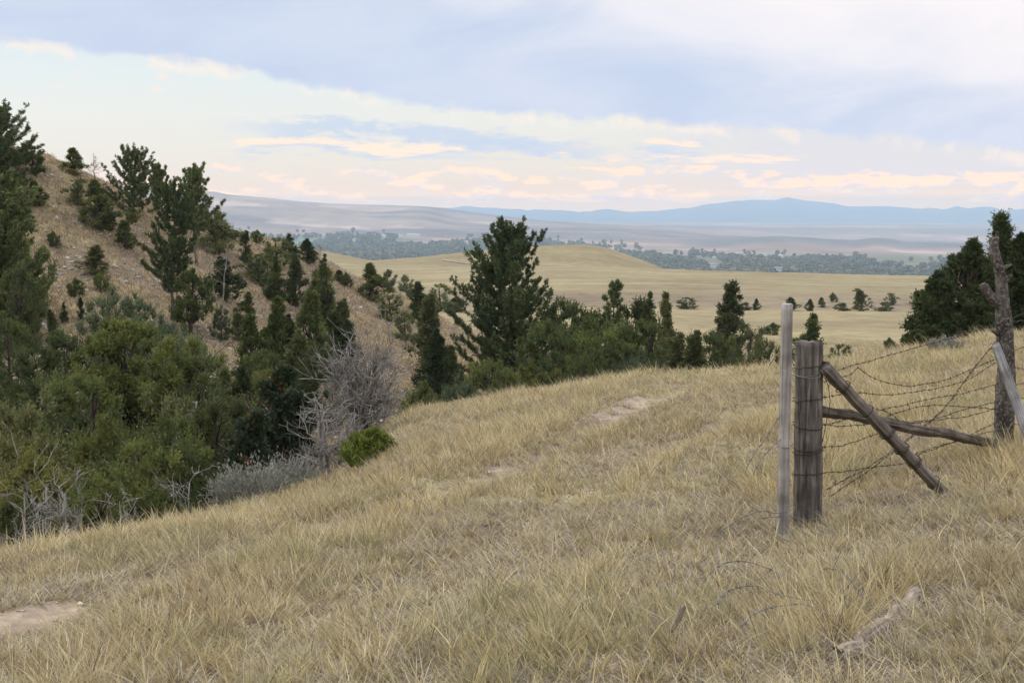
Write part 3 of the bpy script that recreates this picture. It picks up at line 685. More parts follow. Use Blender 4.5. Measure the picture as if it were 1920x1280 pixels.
G_HILL = 'junipers and pines on the left hillside'
G_GULLY = 'trees and bushes filling the gully'
G_FLAT = 'small junipers dotted along the terrace bank'
TREES = [
# kind, variant, centre column, top row, base row, width (px), depth or None, name, label, group
('round',0,62,272,328,60,None,'juniper_tree','round dark juniper on the ridge right of the open pine at the left edge',G_HILL),
('cone',0,138,276,328,42,None,'juniper_tree','lone pointed juniper silhouetted on the grassy ridge, left of the grey snag',G_HILL),
('round',0,146,334,386,56,None,'juniper_bush','rounded green juniper just below the skyline juniper, upper of a touching pair',G_HILL),
('cone',1,181,336,430,66,None,'juniper_tree','taller juniper overlapping the rounded one below the grey snag',G_HILL),
('bush',0,203,392,434,34,None,'juniper_bush','small juniper at the right foot of the overlapping hillside pair',G_HILL),
('cone',0,68,337,386,38,None,'juniper_tree','young juniper on bare slope beneath the round ridge juniper',G_HILL),
('bush',0,100,432,463,26,None,'juniper_bush','tiny round juniper alone in the middle of the stony slope',G_HILL),
('cone',0,237,412,466,40,None,'juniper_tree','small pointed juniper left of the tall pines on the slope',G_HILL),
('bush',1,247,388,420,26,None,'juniper_bush','small bright juniper shoot directly under the many-stemmed hillside pine',G_HILL),
('cone',3,176,458,516,54,None,'juniper_tree','loose green juniper on the stony slope above the bluish bushes',G_HILL),
('bush',0,189,508,548,34,None,'juniper_bush','small juniper tucked below the loose green juniper on the stony slope',G_HILL),
('bush',1,140,520,556,36,None,'juniper_bush','low spiky juniper bush alone on the lower bare slope',G_HILL),
('column',0,122,564,606,16,None,'juniper_tree','thin columnar juniper above the big bright green tree, left of a pair',G_HILL),
('column',1,153,556,602,15,None,'juniper_tree','thin columnar juniper above the big bright green tree, right of a pair',G_HILL),
('column',1,94,580,720,24,40,'juniper_tree','tall very narrow dark juniper beside a small pale slip scar',G_GULLY),
('bush',2,45,396,424,36,None,'juniper_bush','small olive shrub at the upper edge of the dark pine on the left',G_HILL),
('cone',2,14,312,388,84,None,'juniper_tree','dark juniper under the leaning pine at the left edge of the hill',G_HILL),
('bush',0,40,320,362,40,None,'juniper_bush','low spreading juniper under the round ridge juniper at the hilltop',G_HILL),
('round',2,205,534,640,90,42,'juniper_tree','bluish green bushy juniper behind the big bright green tree, at its upper left',G_GULLY),
('round',2,300,585,690,100,38,'juniper_tree','bluish juniper with pale rounded tops behind the bright green tree',G_GULLY),
('round',2,355,610,740,96,36,'juniper_tree','bluish juniper sloping down to the right of the bright green tree',G_GULLY),
('round',0,128,620,800,130,31,'juniper_tree','dull green juniper left of the big bright green tree',G_GULLY),
('round',4,52,650,830,130,29,'juniper_tree','dusky green juniper near the left edge below the dark pine',G_GULLY),
('round',0,165,700,860,130,25,'juniper_tree','mid green juniper below the left side of the big bright tree',G_GULLY),
('round',3,60,730,900,140,22,'juniper_tree','olive green juniper at the left edge above the bare grey stems',G_GULLY),
('round',0,375,655,830,120,29,'juniper_tree','plain green juniper to the right of the big bright tree',G_GULLY),
('round',3,400,725,880,110,25,'juniper_tree','olive juniper with yellowish tips right of the gully centre',G_GULLY),
('cone',2,447,690,820,66,30,'juniper_tree','dark pointed juniper left of the dark leafy shrub',G_GULLY),
('cone',1,425,690,790,56,33,'juniper_tree','small dark juniper against the bare slope, left of another',G_GULLY),
('round',3,290,730,900,110,24,'juniper_tree','olive tinted juniper beneath the right half of the bright tree',G_GULLY),
('round',5,185,780,900,96,20,'juniper_tree','flat topped yellow green juniper in the middle of the gully',G_GULLY),
('round',1,318,775,920,100,19,'juniper_tree','bright juniper behind the white branching stems',G_GULLY),
('round',1,250,820,960,110,17.5,'juniper_tree','low bright juniper just over the grass edge, centre left',G_GULLY),
('round',0,345,830,970,120,18,'juniper_tree','mid green juniper between the white stems and the sagebrush',G_GULLY),
('round',5,48,838,1000,96,16.5,'juniper_tree','yellow green round crown at the left edge among bare grey stems',G_GULLY),
('round',1,170,888,1010,120,15.2,'juniper_tree','nearest bright green juniper with shaggy top at the grass edge',G_GULLY),
('round',0,268,910,1005,84,15.5,'juniper_bush','low green juniper right of the nearest shaggy one',G_GULLY),
('bush',0,322,935,1000,60,14.6,'juniper_bush','small dark juniper bush where the gully meets the grass',G_GULLY),
('round',4,30,930,1040,110,15,'juniper_tree','dark low juniper in the bottom left corner of the gully',G_GULLY),
('round',4,110,960,1030,90,14.4,'juniper_bush','dark undergrowth juniper behind the bare stems',G_GULLY),
('bush',2,405,905,960,70,18,'juniper_bush','olive twiggy bush left of the grey sagebrush',G_GULLY),
('bush',0,440,930,965,60,15.6,'juniper_bush','low green bush at the foot of the grey sagebrush',G_GULLY),
('round',2,415,570,640,50,None,'juniper_bush','bluish green juniper alone on the lower bare slope',G_HILL),
('cone',1,464,546,602,42,None,'juniper_tree','dark cone shaped juniper at the upper end of a row down the slope',G_HILL),
('cone',0,474,590,700,56,42,'juniper_tree','juniper just below the dark cone shaped one',G_HILL),
('cone',1,521,556,690,74,44,'juniper_tree','broad smooth cone juniper with greyish green crown',G_HILL),
('column',0,520,482,570,44,None,'juniper_tree','upright juniper behind the broad smooth cone',G_HILL),
('cone',2,553,478,575,48,None,'juniper_tree','dark narrow juniper in the thick cluster, left of the tallest',G_HILL),
('cone',0,578,545,700,84,46,'juniper_tree','large dark juniper in the thick cluster above the dead tree',G_HILL),
('column',0,614,478,612,44,None,'juniper_tree','tall dark columnar juniper at the right of the thick cluster',G_HILL),
('cone',0,622,585,700,66,50,'juniper_tree','juniper below the tall dark column',G_HILL),
('cone',2,655,600,690,50,50,'juniper_tree','dark juniper behind the tips of the dead tree',G_HILL),
('round',0,500,690,800,90,34,'juniper_tree','green juniper between the bare slope and the dark leafy shrub',G_GULLY),
('cone',3,560,620,720,60,42,'juniper_tree','olive juniper in the lower part of the thick cluster',G_HILL),
('cone',0,447,585,640,40,None,'juniper_tree','small juniper just left of the dark cone shaped one on the slope',G_HILL),
('cone',2,540,590,700,70,45,'juniper_tree','shadowy juniper filling the gap right of the broad smooth cone',G_HILL),
('cone',0,597,515,600,60,None,'juniper_tree','juniper pressed between the thick cluster and the tall column',G_HILL),
('round',0,480,655,760,84,36,'juniper_tree','green juniper below the broad smooth cone',G_HILL),
('round',4,590,650,740,90,38,'juniper_tree','dark rounded juniper behind the upper left twigs of the dead tree',G_HILL),
('cone',3,640,560,640,46,None,'juniper_tree','olive juniper at the right foot of the tall column',G_HILL),
('round',0,760,585,640,50,None,'juniper_bush','rounded juniper on the slope left of the row by the large pine',G_HILL),
('round',0,1035,600,740,100,47,'juniper_tree','green juniper joined to the right flank of the large pine',G_GULLY),
('round',0,1150,610,735,110,43,'juniper_tree','full juniper directly below the small spired pine',G_GULLY),
('round',2,1195,655,735,90,38,'juniper_tree','bluish juniper at the grass edge below the twin topped pair',G_GULLY),
('round',4,1245,640,715,90,42,'juniper_tree','dark full juniper at the foot of the twin topped pair',G_GULLY),
('round',0,1090,660,750,100,37,'juniper_tree','low full juniper at the grass edge right of the large pine',G_GULLY),
('round',0,90,700,850,120,26,'juniper_tree','shaggy juniper behind the olive one at the left edge',G_GULLY),
('round',0,20,600,760,110,35,'juniper_tree','green juniper at the left edge under the massive dark pine',G_GULLY),
('round',2,250,545,640,80,44,'juniper_tree','bluish juniper behind the top of the big bright tree',G_GULLY),
('round',0,28,405,520,90,50,'juniper_tree','dark bushy juniper overlapping the massive pine at the left edge',G_HILL),
('round',4,40,500,660,110,43,'juniper_tree','dark broad juniper at the foot of the massive pine on the left',G_GULLY),
('column',1,464,432,494,26,None,'juniper_tree','slender dark columnar juniper at the crest near the right hill end',G_HILL),
('round',0,482,474,526,84,None,'juniper_bush','spreading juniper at the foot of the slender dark column',G_HILL),
('bush',0,482,430,456,28,None,'juniper_bush','small juniper on the crest right of the slender column',G_HILL),
('round',0,520,444,498,70,None,'juniper_tree','broad juniper clump with several tips on the crest',G_HILL),
('cone',2,545,438,488,36,None,'juniper_tree','pointed dark juniper behind the broad crest clump',G_HILL),
('cone',2,578,447,494,44,None,'juniper_tree','last dark juniper on the crest, with bare grey twigs at its left',G_HILL),
('round',3,500,488,534,56,None,'juniper_bush','olive juniper in front of the crest clump',G_HILL),
('bush',0,603,500,528,44,None,'juniper_bush','low juniper left of the tall dark column',G_HILL),
('cone',0,638,505,532,26,None,'juniper_tree','small pointed juniper right of the tall dark column',G_HILL),
('bush',0,649,510,537,24,None,'juniper_bush','tiny round juniper beside the small pointed one',G_HILL),
('cone',1,697,493,566,64,None,'juniper_tree','full dark conical juniper standing clear on the right slope',G_HILL),
('bush',2,727,505,540,36,None,'juniper_bush','small olive juniper right behind the full dark cone',G_HILL),
('round',0,732,552,606,66,None,'juniper_tree','rounded juniper below the full dark cone',G_HILL),
('bush',2,757,515,546,34,None,'juniper_bush','olive juniper where the slope meets the plain',G_HILL),
('cone',1,788,528,604,52,None,'juniper_tree','dark juniper in the row left of the large pine, with a pointed top',G_HILL),
('cone',3,800,552,640,58,62,'juniper_tree','olive juniper overlapping the pointed one left of the large pine',G_HILL),
('round',0,826,532,582,62,None,'juniper_tree','wide dark juniper low on the slope left of the large pine',G_HILL),
('bush',0,770,540,560,30,None,'juniper_bush','low juniper tuft between the olive juniper and the row',G_HILL),
('bush',0,856,556,585,50,None,'juniper_bush','dark juniper touching the left branches of the large pine',G_HILL),
('cone',2,815,618,745,72,48,'juniper_tree','tall juniper beside the dead tree at its right',G_GULLY),
('cone',0,838,648,740,40,50,'juniper_tree','smaller juniper leaning against the tall one right of the dead tree',G_GULLY),
('bush',0,790,715,765,60,40,'juniper_bush','low green bush under the tall juniper right of the dead tree',G_GULLY),
('bush',2,808,735,775,60,34,'juniper_bush','low green shrub at the grass edge left of the large pine',G_GULLY),
('round',2,860,700,770,76,36,'juniper_bush','bluish low juniper at the grass edge under the large pine',G_GULLY),
('round',0,912,672,770,90,38,'juniper_tree','green juniper under the left side of the large pine',G_GULLY),
('round',5,995,672,760,110,38,'juniper_tree','yellowish green juniper under the right side of the large pine',G_GULLY),
('round',0,950,690,765,80,36,'juniper_bush','low juniper directly in front of the large pine trunk',G_GULLY),
('round',0,1062,625,750,110,42,'juniper_tree','full green juniper right of the large pine',G_GULLY),
('round',1,1120,592,730,120,45,'juniper_tree','bright rounded juniper under the small spired pine',G_GULLY),
('round',0,1175,640,735,96,40,'juniper_tree','round juniper in front of the bright rounded one',G_GULLY),
('round',0,1215,600,720,120,43,'juniper_tree','full green juniper left of the twin topped one',G_GULLY),
('round',0,1070,562,680,66,56,'juniper_tree','dark juniper standing between the large pine and the small spired pine',G_GULLY),
('round',4,1105,578,690,60,53,'juniper_tree','shaded juniper half hidden left of the small spired pine',G_GULLY),
('round',4,1188,558,660,56,54,'juniper_tree','dark juniper right of the small spired pine',G_GULLY),
('column',0,1222,552,680,36,52,'juniper_tree','left column of the twin topped juniper pair',G_GULLY),
('column',2,1250,550,690,36,51,'juniper_tree','right column of the twin topped juniper pair',G_GULLY),
('cone',3,1262,625,715,76,40,'juniper_tree','low juniper at the right end of the green thicket',G_GULLY),
('cone',3,1296,620,712,60,38,'juniper_tree','yellow green pointed juniper at the right end of the thicket',G_GULLY),
('round',3,1400,606,705,104,42,'juniper_tree','rounded olive juniper joined to the thin spired one',G_GULLY),
('round',0,1345,622,705,96,43,'juniper_tree','rounded juniper left of the thin spired one',G_GULLY),
('round',3,1442,634,690,56,44,'juniper_bush','low olive juniper left of the tall grey stake',G_GULLY),
('bush',0,1449,604,628,36,None,'juniper_bush','small juniper on the plain left of the tall grey stake',G_FLAT),
('cone',1,1519,588,660,70,62,'juniper_tree','conical juniper seen just above the thick fence post',G_FLAT),
('round',0,1574,644,676,66,52,'juniper_bush','low wide juniper behind the grass right of the thick fence post',G_FLAT),
('bush',0,1667,632,659,30,None,'juniper_bush','small round juniper left of the big dark junipers',G_FLAT),
('round',0,1288,557,579,50,None,'juniper_bush','flat wide juniper right of the twin topped pair on the terrace edge',G_FLAT),
('cone',2,1417,559,581,15,None,'juniper_tree','tiny pointed juniper on the terrace edge left of the stake',G_FLAT),
('bush',2,1398,566,581,30,None,'juniper_bush','low scrub beside the tiny pointed juniper',G_FLAT),
('cone',3,1484,557,582,28,None,'juniper_tree','small juniper right behind the top of the grey stake',G_FLAT),
('cone',2,1519,560,583,18,None,'juniper_tree','small pointed juniper on the terrace edge right of the stake',G_FLAT),
('cone',0,1541,557,576,15,None,'juniper_tree','tiny juniper a little above the terrace edge',G_FLAT),
('bush',0,1561,548,566,17,None,'juniper_bush','small round juniper halfway up the bare bank',G_FLAT),
('bush',2,1582,567,583,34,None,'juniper_bush','low olive scrub left of the upright bank juniper',G_FLAT),
('cone',3,1613,543,583,32,None,'juniper_tree','upright olive juniper, the tallest on the bank',G_FLAT),
('round',0,1672,549,571,28,None,'juniper_bush','dark round juniper on the right part of the bank',G_FLAT),
('bush',2,1655,566,583,34,None,'juniper_bush','pale green scrub below the dark round bank juniper',G_FLAT),
('bush',0,1718,544,572,28,None,'juniper_bush','green juniper at the edge of the big dark junipers on the bank',G_FLAT),
('bush',2,1606,540,546,20,None,'juniper_bush','flat grey scrub at the top of the bank',G_FLAT),
]
for kind, var, px, top, base, w, Y, nm, label, grp in TREES:
    if Y is None: b = hit(px, base, 12)
    else:
        u, k = ray(px, 640); b = np.array([u * Y, Y, float(hgt(u * Y, Y))])
    k = ray(px, top)[1]; H = max(k * b[1] - b[2], .5) * 1.02
    W = w / FPX * b[1] * (1.12 if kind in ('cone', 'column') else 1.05)
    if Y is not None: W = max(W, H * {'round': .8, 'cone': .5, 'column': .26, 'bush': .8, 'pine': .4}[kind])
    place_tree(POOL[kind][var], PDIM[kind], nm, b[0], b[1], b[2] - .05, H, W, label, 'juniper' if 'bush' not in nm else 'bush', grp)

def hero(pair, nm, px, Y, label, cat, mats, parts=('trunk', 'crown'), group=None, sub=.0, xy=None):
    u, k = ray(px, 640); x, y = (u * Y, Y) if xy is None else xy
    e = empty(nm, (x, y, float(hgt(x, y)) - sub)); tag(e, label, cat, group)
    pair[0].build(parts[0], mats[0], e, True); pair[1].build(parts[1], mats[1], e)
    return e

def ht(px, top, Y):
    u, k = ray(px, 640); return ray(px, top)[1] * Y - float(hgt(u * Y, Y))
wm = lambda w, Y: w / FPX * Y

# the large pine in the middle
hero(pine(301, ht(962, 412, 55), wm(108, 55), 34, 8, 40, .15, 'pine', bare=.04, shape=.74, nper=26, irregular=.4, gap=.06), 'pine_tree', 967, 55,
     'largest broad dark pine rising in the middle of the view above the grass edge', 'pine', (M_BARK, M_PINE))
# pines along the hill
_b = hit(6, 338, 12); _Y = _b[1]
hero(pine(302, ray(10, 193)[1] * _Y - _b[2], wm(84, _Y), 22, 6, 22, .18, 'pine', bare=.12, shape=.42, nper=20, irregular=.3, lean=.03), 'pine_tree', 0, _Y,
     'open topped pine against the sky at the very left edge of the ridge', 'pine', (M_BARK, M_PINE), group=G_HILL)
hero(pine(303, ht(14, 325, 46), wm(92, 46), 30, 8, 30, .16, 'pine', bare=.02, shape=.3, nper=26, irregular=.2), 'pine_tree', 8, 46,
     'massive dark pine at the left edge below the ridge, reaching down into the gully', 'pine', (M_BARK, M_PINE), group=G_HILL)
for i, (px, top, base, w, b, sh, gp, lab) in enumerate([
   (250,273,400,52,.05,.5,.05,'broad pine with several upswept tops on the skyline, right of the grey snag'),
   (298,306,440,22,.42,.5,.25,'thin pine with bare grey lower trunk beside the broad skyline pine'),
   (322,332,600,54,.22,.35,.12,'tall airy pine with dark bare trunk showing on the middle of the slope'),
   (369,307,500,36,.38,.55,.03,'pine with a dense pointed top and bare pale trunk against the far hills')]):
    bpt = hit(px, base, 12); Y = bpt[1]; H = ray(px, top)[1] * Y - bpt[2]
    pr = pine(310 + i, H, wm(w, Y), 19, 6, 16, .17, 'pine', bare=b, shape=sh, nper=20, irregular=.4, gap=gp, trunk_r=.016 + .004 * (i > 0))
    hero(pr, 'pine_tree', px, Y, lab, 'pine', (M_GBARK, M_PINE), xy=bpt[:2], group=G_HILL)
hero(juniper(320, ht(405, 388, 74), wm(50, 74), 'round', 80, 13, 7, .13, 'olive', spires=1), 'juniper_tree', 408, 74,
     'rounded olive juniper with pale dead branches, right of the dense pointed pine', 'juniper', (M_BARK, M_JUN), group=G_HILL)
hero(juniper(321, ht(432, 428, 80), wm(28, 80), 'cone', 50, 12, 7, .13, 'dark', spires=1), 'juniper_tree', 434, 80,
     'dark juniper falling away at the right of the rounded olive one on the crest', 'juniper', (M_BARK, M_JUN), group=G_HILL)
hero(juniper(322, ht(420, 480, 62), wm(42, 62), 'cone', 60, 12, 7, .13, 'dark', spires=1), 'juniper_tree', 425, 62,
     'dark juniper hung with pale dead branches below the crest', 'juniper', (M_BARK, M_JUN), group=G_HILL)
hero(juniper(323, ht(345, 500, 52), wm(52, 52), 'round', 80, 13, 7, .13, 'juniper', spires=1, bare=.2), 'juniper_tree', 356, 52,
     'green juniper with shaded foot at the right of the airy pine trunk', 'juniper', (M_BARK, M_JUN), group=G_HILL)
# the small spired pine and thin spired juniper in the thicket
hero(pine(330, ht(1142, 526, 52), wm(32, 52), 18, 5, 14, .17, 'pine', bare=.1, shape=.6, nper=16), 'pine_tree', 1142, 52,
     'small spired pine rising from the thicket right of the large pine', 'pine', (M_BARK, M_PINE), group=G_GULLY)
hero(juniper(331, ht(1364, 528, 46), wm(56, 46), 'cone', 130, 15, 7, .11, 'olive', spires=1, dead=6, lump_r=.2), 'juniper_tree', 1366, 46,
     'juniper with a thin reddish spire and grey inner twigs, left of the tall stake', 'juniper', (M_BARK, M_JUN), group=G_GULLY)
# the big bright tree of the gully
hero(juniper(340, ht(235, 598, 29), wm(122, 29), 'round', 150, 36, 8, .095, 'bright', spires=0, bare=.2, lump_r=.21, dead=12), 'juniper_tree', 238, 29,
     'big spreading bright green juniper with dark inner limbs filling the gully', 'juniper', (M_BARK, M_JUN), group=G_GULLY)
# dark leafy shrub left of the dead tree
def leafy(seed, H, R, n=11000):
    r = np.random.default_rng(seed); tr = MB(); cr = MB()
    for s in range(7):
        a = r.random() * 6.28; e = np.array([math.cos(a) * R * .5, math.sin(a) * R * .4, H * (.38 + .25 * r.random())]); tw(tr, (0, 0, -.2), e, .05, r, 3, k=(2, 3))
    c = rand_dirs(46, r, .2) * np.array([R * .8, R * .8, H * .46]) * (r.random((46, 1)) ** .4) + np.array([0, 0, H * .5])
    li = r.integers(0, 46, n); d = rand_dirs(n, r, .3)
    p = c[li] + d * (R * .24 * r.random((n, 1)) ** .4)
    base = np.array([(.05, .072, .036), (.066, .088, .042), (.038, .056, .03)])[r.integers(0, 3, n)]
    au = (r.random(46) > .94)[li] & (r.random(n) > .45)
    base = np.where(au[:, None], np.array([(.28, .13, .035)]), base) * (.8 + .4 * r.random((n, 1)))
    leaves(cr, p, norm(d + r.standard_normal((n, 3)) * .6), .11 * (.7 + .6 * r.random(n)), .035, base, r)
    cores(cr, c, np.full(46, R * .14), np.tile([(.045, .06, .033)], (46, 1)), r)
    return tr, cr
hero(leafy(350, ht(535, 668, 24), wm(62, 24)), 'leafy_shrub', 532, 24, 'dark leafy shrub with a few orange leaves, left of the grey dead tree', 'shrub', (M_BARK, M_JUN), group=G_GULLY)
hero(leafy(351, ht(455, 765, 21), wm(46, 21), 7000), 'leafy_shrub', 470, 21, 'smaller leafy dark shrub at the lower left of the dark leafy one', 'shrub', (M_BARK, M_JUN), group=G_GULLY)
# grey dead tree, sagebrush, bright bush
hero(dead_tree(360, ht(690, 596, 20.5), wm(56, 20.5), 5, 4, (3, 6), low=.1, nb=13), 'dead_tree', 684, 20.5, 'grey leafless dead tree with a dense tangle of twigs above the bright green bush', 'dead tree', (M_GBARK, M_DEAD), parts=('trunk', 'branches'))
hero(dead_tree(361, ht(600, 715, 19), wm(56, 19), 4, 4, (3, 5), nb=10, flat=.35), 'dead_shrub', 610, 19, 'low grey dead shrub sprawling left of the dead tree', 'dead tree', (M_DEAD, M_DEAD), parts=('trunk', 'branches'))
hero(juniper(370, ht(702, 800, 15.9), wm(54, 15.9), 'round', 70, 20, 8, .07, 'vivid', spires=3, lump_r=.34), 'juniper_bush', 700, 15.9, 'vivid green compact bush at the grass edge in front of the dead tree', 'bush', (M_BARK, M_JUN))
hero(sage(380, ht(455, 872, 15.2), wm(64, 15.2)), 'sagebrush', 462, 15.2, 'silvery sagebrush left of its twin at the grass edge', 'sagebrush', (M_DEAD, M_SAGE), group='silver sagebrush at the grass edge')
hero(sage(381, ht(530, 862, 16.2), wm(62, 16.2)), 'sagebrush', 535, 16.2, 'silvery sagebrush nearer the green bush at the grass edge', 'sagebrush', (M_DEAD, M_SAGE), group='silver sagebrush at the grass edge')
hero(sage(382, ht(1770, 634, 25), wm(40, 25), 260), 'sagebrush', 1772, 25, 'small pale sagebrush on the crest before the big dark junipers', 'sagebrush', (M_DEAD, M_SAGE))
# snags and bare stems
for i, (px, top, base, w, lab) in enumerate([(177,287,337,26,'small grey leafless snag on the skyline of the hill'),
                                            (600,455,500,30,'bare grey twiggy snag beside the last crest juniper')]):
    b = hit(px, base, 12); H = ray(px, top)[1] * b[1] - b[2]
    hero(dead_tree(390 + i, H, wm(w, b[1]) * .6, conifer=True), 'dead_tree', px, b[1], lab, 'dead tree', (M_DEAD, M_DEAD), parts=('trunk', 'branches'), xy=b[:2])
for i, (px, top, Y, w, st, lab) in enumerate([
    (414,440,60,84,2,'pale bent dead branches drooping from a dead pine below the crest'),
    (288,480,50,44,1,'thin grey leafless sapling left of the airy pine trunk'),
    (78,800,14.6,110,3,'bare whitish forked stems rising at the left edge of the gully'),
    (160,850,15.6,90,3,'bare grey stems leaning right, among the nearest junipers'),
    (282,790,19.5,110,2,'white twisted dead limbs in the middle of the gully'),
    (120,660,27,80,1,'bare grey twigs showing through the left gully trees'),
    (405,880,17,70,3,'tangle of fine bare twigs left of the sagebrush'),
    (22,880,13.6,90,3,'bare grey forked branches low at the left edge of the gully'),
    (118,860,13.9,80,3,'slender bare grey stems standing between the whitish forked stems and the nearest juniper'),
    (215,880,14.6,70,2,'grey bare twigs rising in front of the low bright juniper'),
    (335,850,16.5,80,2,'forked grey dead limbs left of the fine twig tangle'),
    (352,700,27,70,2,'dead grey branches hanging in the olive gully junipers'),
    (1385,620,43,60,2,'grey bare twigs inside the olive juniper left of the stake')]):
    hero(dead_tree(400 + i, ht(px, top, Y), wm(w, Y) * .42, st, 4, (1, 4), low=.3, nb=6, thin=.42), 'dead_tree', px, Y, lab, 'dead tree', (M_DEAD, M_DEAD), parts=('trunk', 'branches'))
# the big dark junipers at the right
for i, (px, top, Y, w, shp, lu, lab) in enumerate([
    (1806,448,33,78,'cone',170,'tallest pointed dark juniper of the big group behind the barbed wire'),
    (1766,508,32,66,'cone',130,'dark juniper forming the left slope of the big group behind the wire'),
    (1846,486,34,58,'cone',110,'dark juniper filling the group between the pointed one and the fence trunk'),
    (1872,398,35,46,'column',130,'tall narrow juniper whose rounded top shows above the grey fence trunk'),
    (1915,438,34,58,'cone',150,'dark juniper cut by the right edge of the picture'),
    (2010,470,35,80,'cone',120,'dark juniper just beyond the right edge of the picture'),
    (1740,560,31.5,46,'cone',90,'lower left shoulder juniper of the big dark group'),
    (1720,618,30,26,'round',40,'low juniper at the left foot of the big dark group')]):
    hero(juniper(420 + i, ht(px, top, Y), wm(w, Y), shp, lu, 15, 8, .1, 'dark' if i != 3 else 'juniper', spires=3, lump_r=.19 if i != 3 else .5), 'juniper_tree', px, Y, lab, 'juniper', (M_BARK, M_JUN), group='big dark junipers at the right')

# ------------------------------------------------------------------ the old fence
def at_y(pts):
    return np.array([P(*p) for p in pts])

def densify(pts, step):
    pts = np.asarray(pts, float); seg = np.linalg.norm(np.diff(pts, axis=0), axis=1); s = np.concatenate([[0], np.cumsum(seg)])
    n = max(int(s[-1] / step), 6); q = np.linspace(0, s[-1], n)
    return np.stack([pchip(s, pts[:, i], q) for i in range(3)], -1)

def split_post(base, top, r0, r1, seed, sides=96, rings=60, square=0.0):
    """weathered post: furrowed lengthwise, checked by deep drying cracks, flat worn top"""
    r = np.random.default_rng(seed); mb = MB()
    base = np.asarray(base, float); top = np.asarray(top, float)
    th = np.arange(sides) * 2 * PI / sides
    fur = 1 + .16 * (fbm(np.cos(th) * 1.9 + 5, np.sin(th) * 1.9 + seed, seed, 4) - .5) + .012 * r.standard_normal(sides)
    if square: fur = fur * np.minimum(1 / np.maximum(np.abs(np.cos(th)), np.abs(np.sin(th))), 1.32) ** square
    t = np.linspace(0, 1, rings); V = []
    crk = [(r.random() * 2 * PI, r.uniform(-.5, .5), r.uniform(.1, .3) * (.35 if square else 1), r.uniform(-.4, .8), r.uniform(.35, 1.0), r.uniform(.035, .07)) for _ in range(9)]
    for i in range(rings):
        rr = (r0 + (r1 - r0) * t[i]) * fur * (1 + .07 * (vnoise(th * 1.5, np.full(sides, t[i] * 9), seed + 1) - .5))
        for ca, dr, dp, s0_, ln, wd in crk:                           # drying cracks, each with its own run and drift
            w_ = math.exp(-((t[i] - s0_ - ln / 2) / (ln * .45)) ** 4)
            rr = rr * (1 - dp * w_ * np.exp(-(np.angle(np.exp(1j * (th - ca - dr * t[i] * .3 - .05 * math.sin(t[i] * 9 + ca)))) / wd) ** 2))
        c = base + (top - base) * t[i]
        z = c[2] + ((fbm(np.cos(th) * 2 + 9, np.sin(th) * 2, seed + 7) - .5) * .05 * (.3 if square else 1) if i == rings - 1 else 0)
        V.append(np.stack([c[0] + rr * np.cos(th), c[1] + rr * np.sin(th), np.full(sides, 0) + z], -1))
    V.append(np.array([[top[0], top[1], top[2] - .006]]))
    V = np.concatenate(V)
    ii = np.arange(rings * sides).reshape(rings, sides)
    q = np.stack([ii[:-1], np.roll(ii[:-1], -1, 1), np.roll(ii[1:], -1, 1), ii[1:]], -1).reshape(-1, 4)
    cap = np.stack([ii[-1], np.roll(ii[-1], -1), np.full(sides, rings * sides)], -1)
    return V, [q, cap]

def pole(a, b, r0, r1, seed, rough=.09, bend=.02, sides=16, n=26):
    r = np.random.default_rng(seed); t = np.linspace(0, 1, n)[:, None]
    a = np.asarray(a, float); b = np.asarray(b, float)
    p = a + (b - a) * t; L = np.linalg.norm(b - a)
    p = p + np.sin(t * PI) * r.standard_normal(3) * bend * L * .4
    v, f = tube(p, np.linspace(r0, r1, n), sides)
    v = v.reshape(n, sides, 3); fur = 1 + rough * r.standard_normal((1, sides, 1)) + rough * .35 * r.standard_normal((n, sides, 1))
    v = p[:, None] + (v - p[:, None]) * fur
    return v.reshape(-1, 3), f

def wire(mb, pts, seed, rad=.0029, barbs=True, step=.05, sag=.006):
    r = np.random.default_rng(seed)
    p = densify(pts, step); n = len(p)
    w = np.cumsum(r.standard_normal((n, 3)), 0); w -= np.linspace(0, 1, n)[:, None] * w[-1]
    p = p + w * sag * .35
    v, f = tube(p, rad, 5); mb.add(v, f)
    if barbs:
        d = 0.06
        L = np.concatenate([[0], np.cumsum(np.linalg.norm(np.diff(p, axis=0), axis=1))])
        while d < L[-1]:
            c = np.array([np.interp(d, L, p[:, i]) for i in range(3)])
            for _ in range(2):
                e = rand_dirs(1, r)[0] * .017
                v, f = tube([c - e, c + e], [.0016, .0016], 3); mb.add(v, f)
            t = norm(np.array([np.interp(d + .01, L, p[:, i]) for i in range(3)]) - c)
            v, f = tube([c - t * .009, c + t * .009], rad * 1.8, 5); mb.add(v, f)
            d += .115 + .02 * r.random()

YP, YT = 8.9, 11.6
fb = P(1514, 985, YP); ft = P(1517, 641, YP)
fence = empty('barbed_wire_fence', (fb[0], fb[1], float(hgt(fb[0], fb[1]))))
tag(fence, 'old barbed wire fence with a thick post braced by poles to a dead tree trunk', 'fence')
off = np.array(fence.location)
def fpart(vf, name, mat, label=None, smooth=True):
    mb = MB(); mb.add(vf[0] - off, vf[1]); o = mb.build(name, mat, fence, smooth)
    if label: o['label'] = label
    return o
fb2 = fb.copy(); fb2[2] -= .25
fpart(split_post(fb2, ft, .104, .1, 5), 'post', M_POST, 'thick dark weathered wooden post bound with wire')
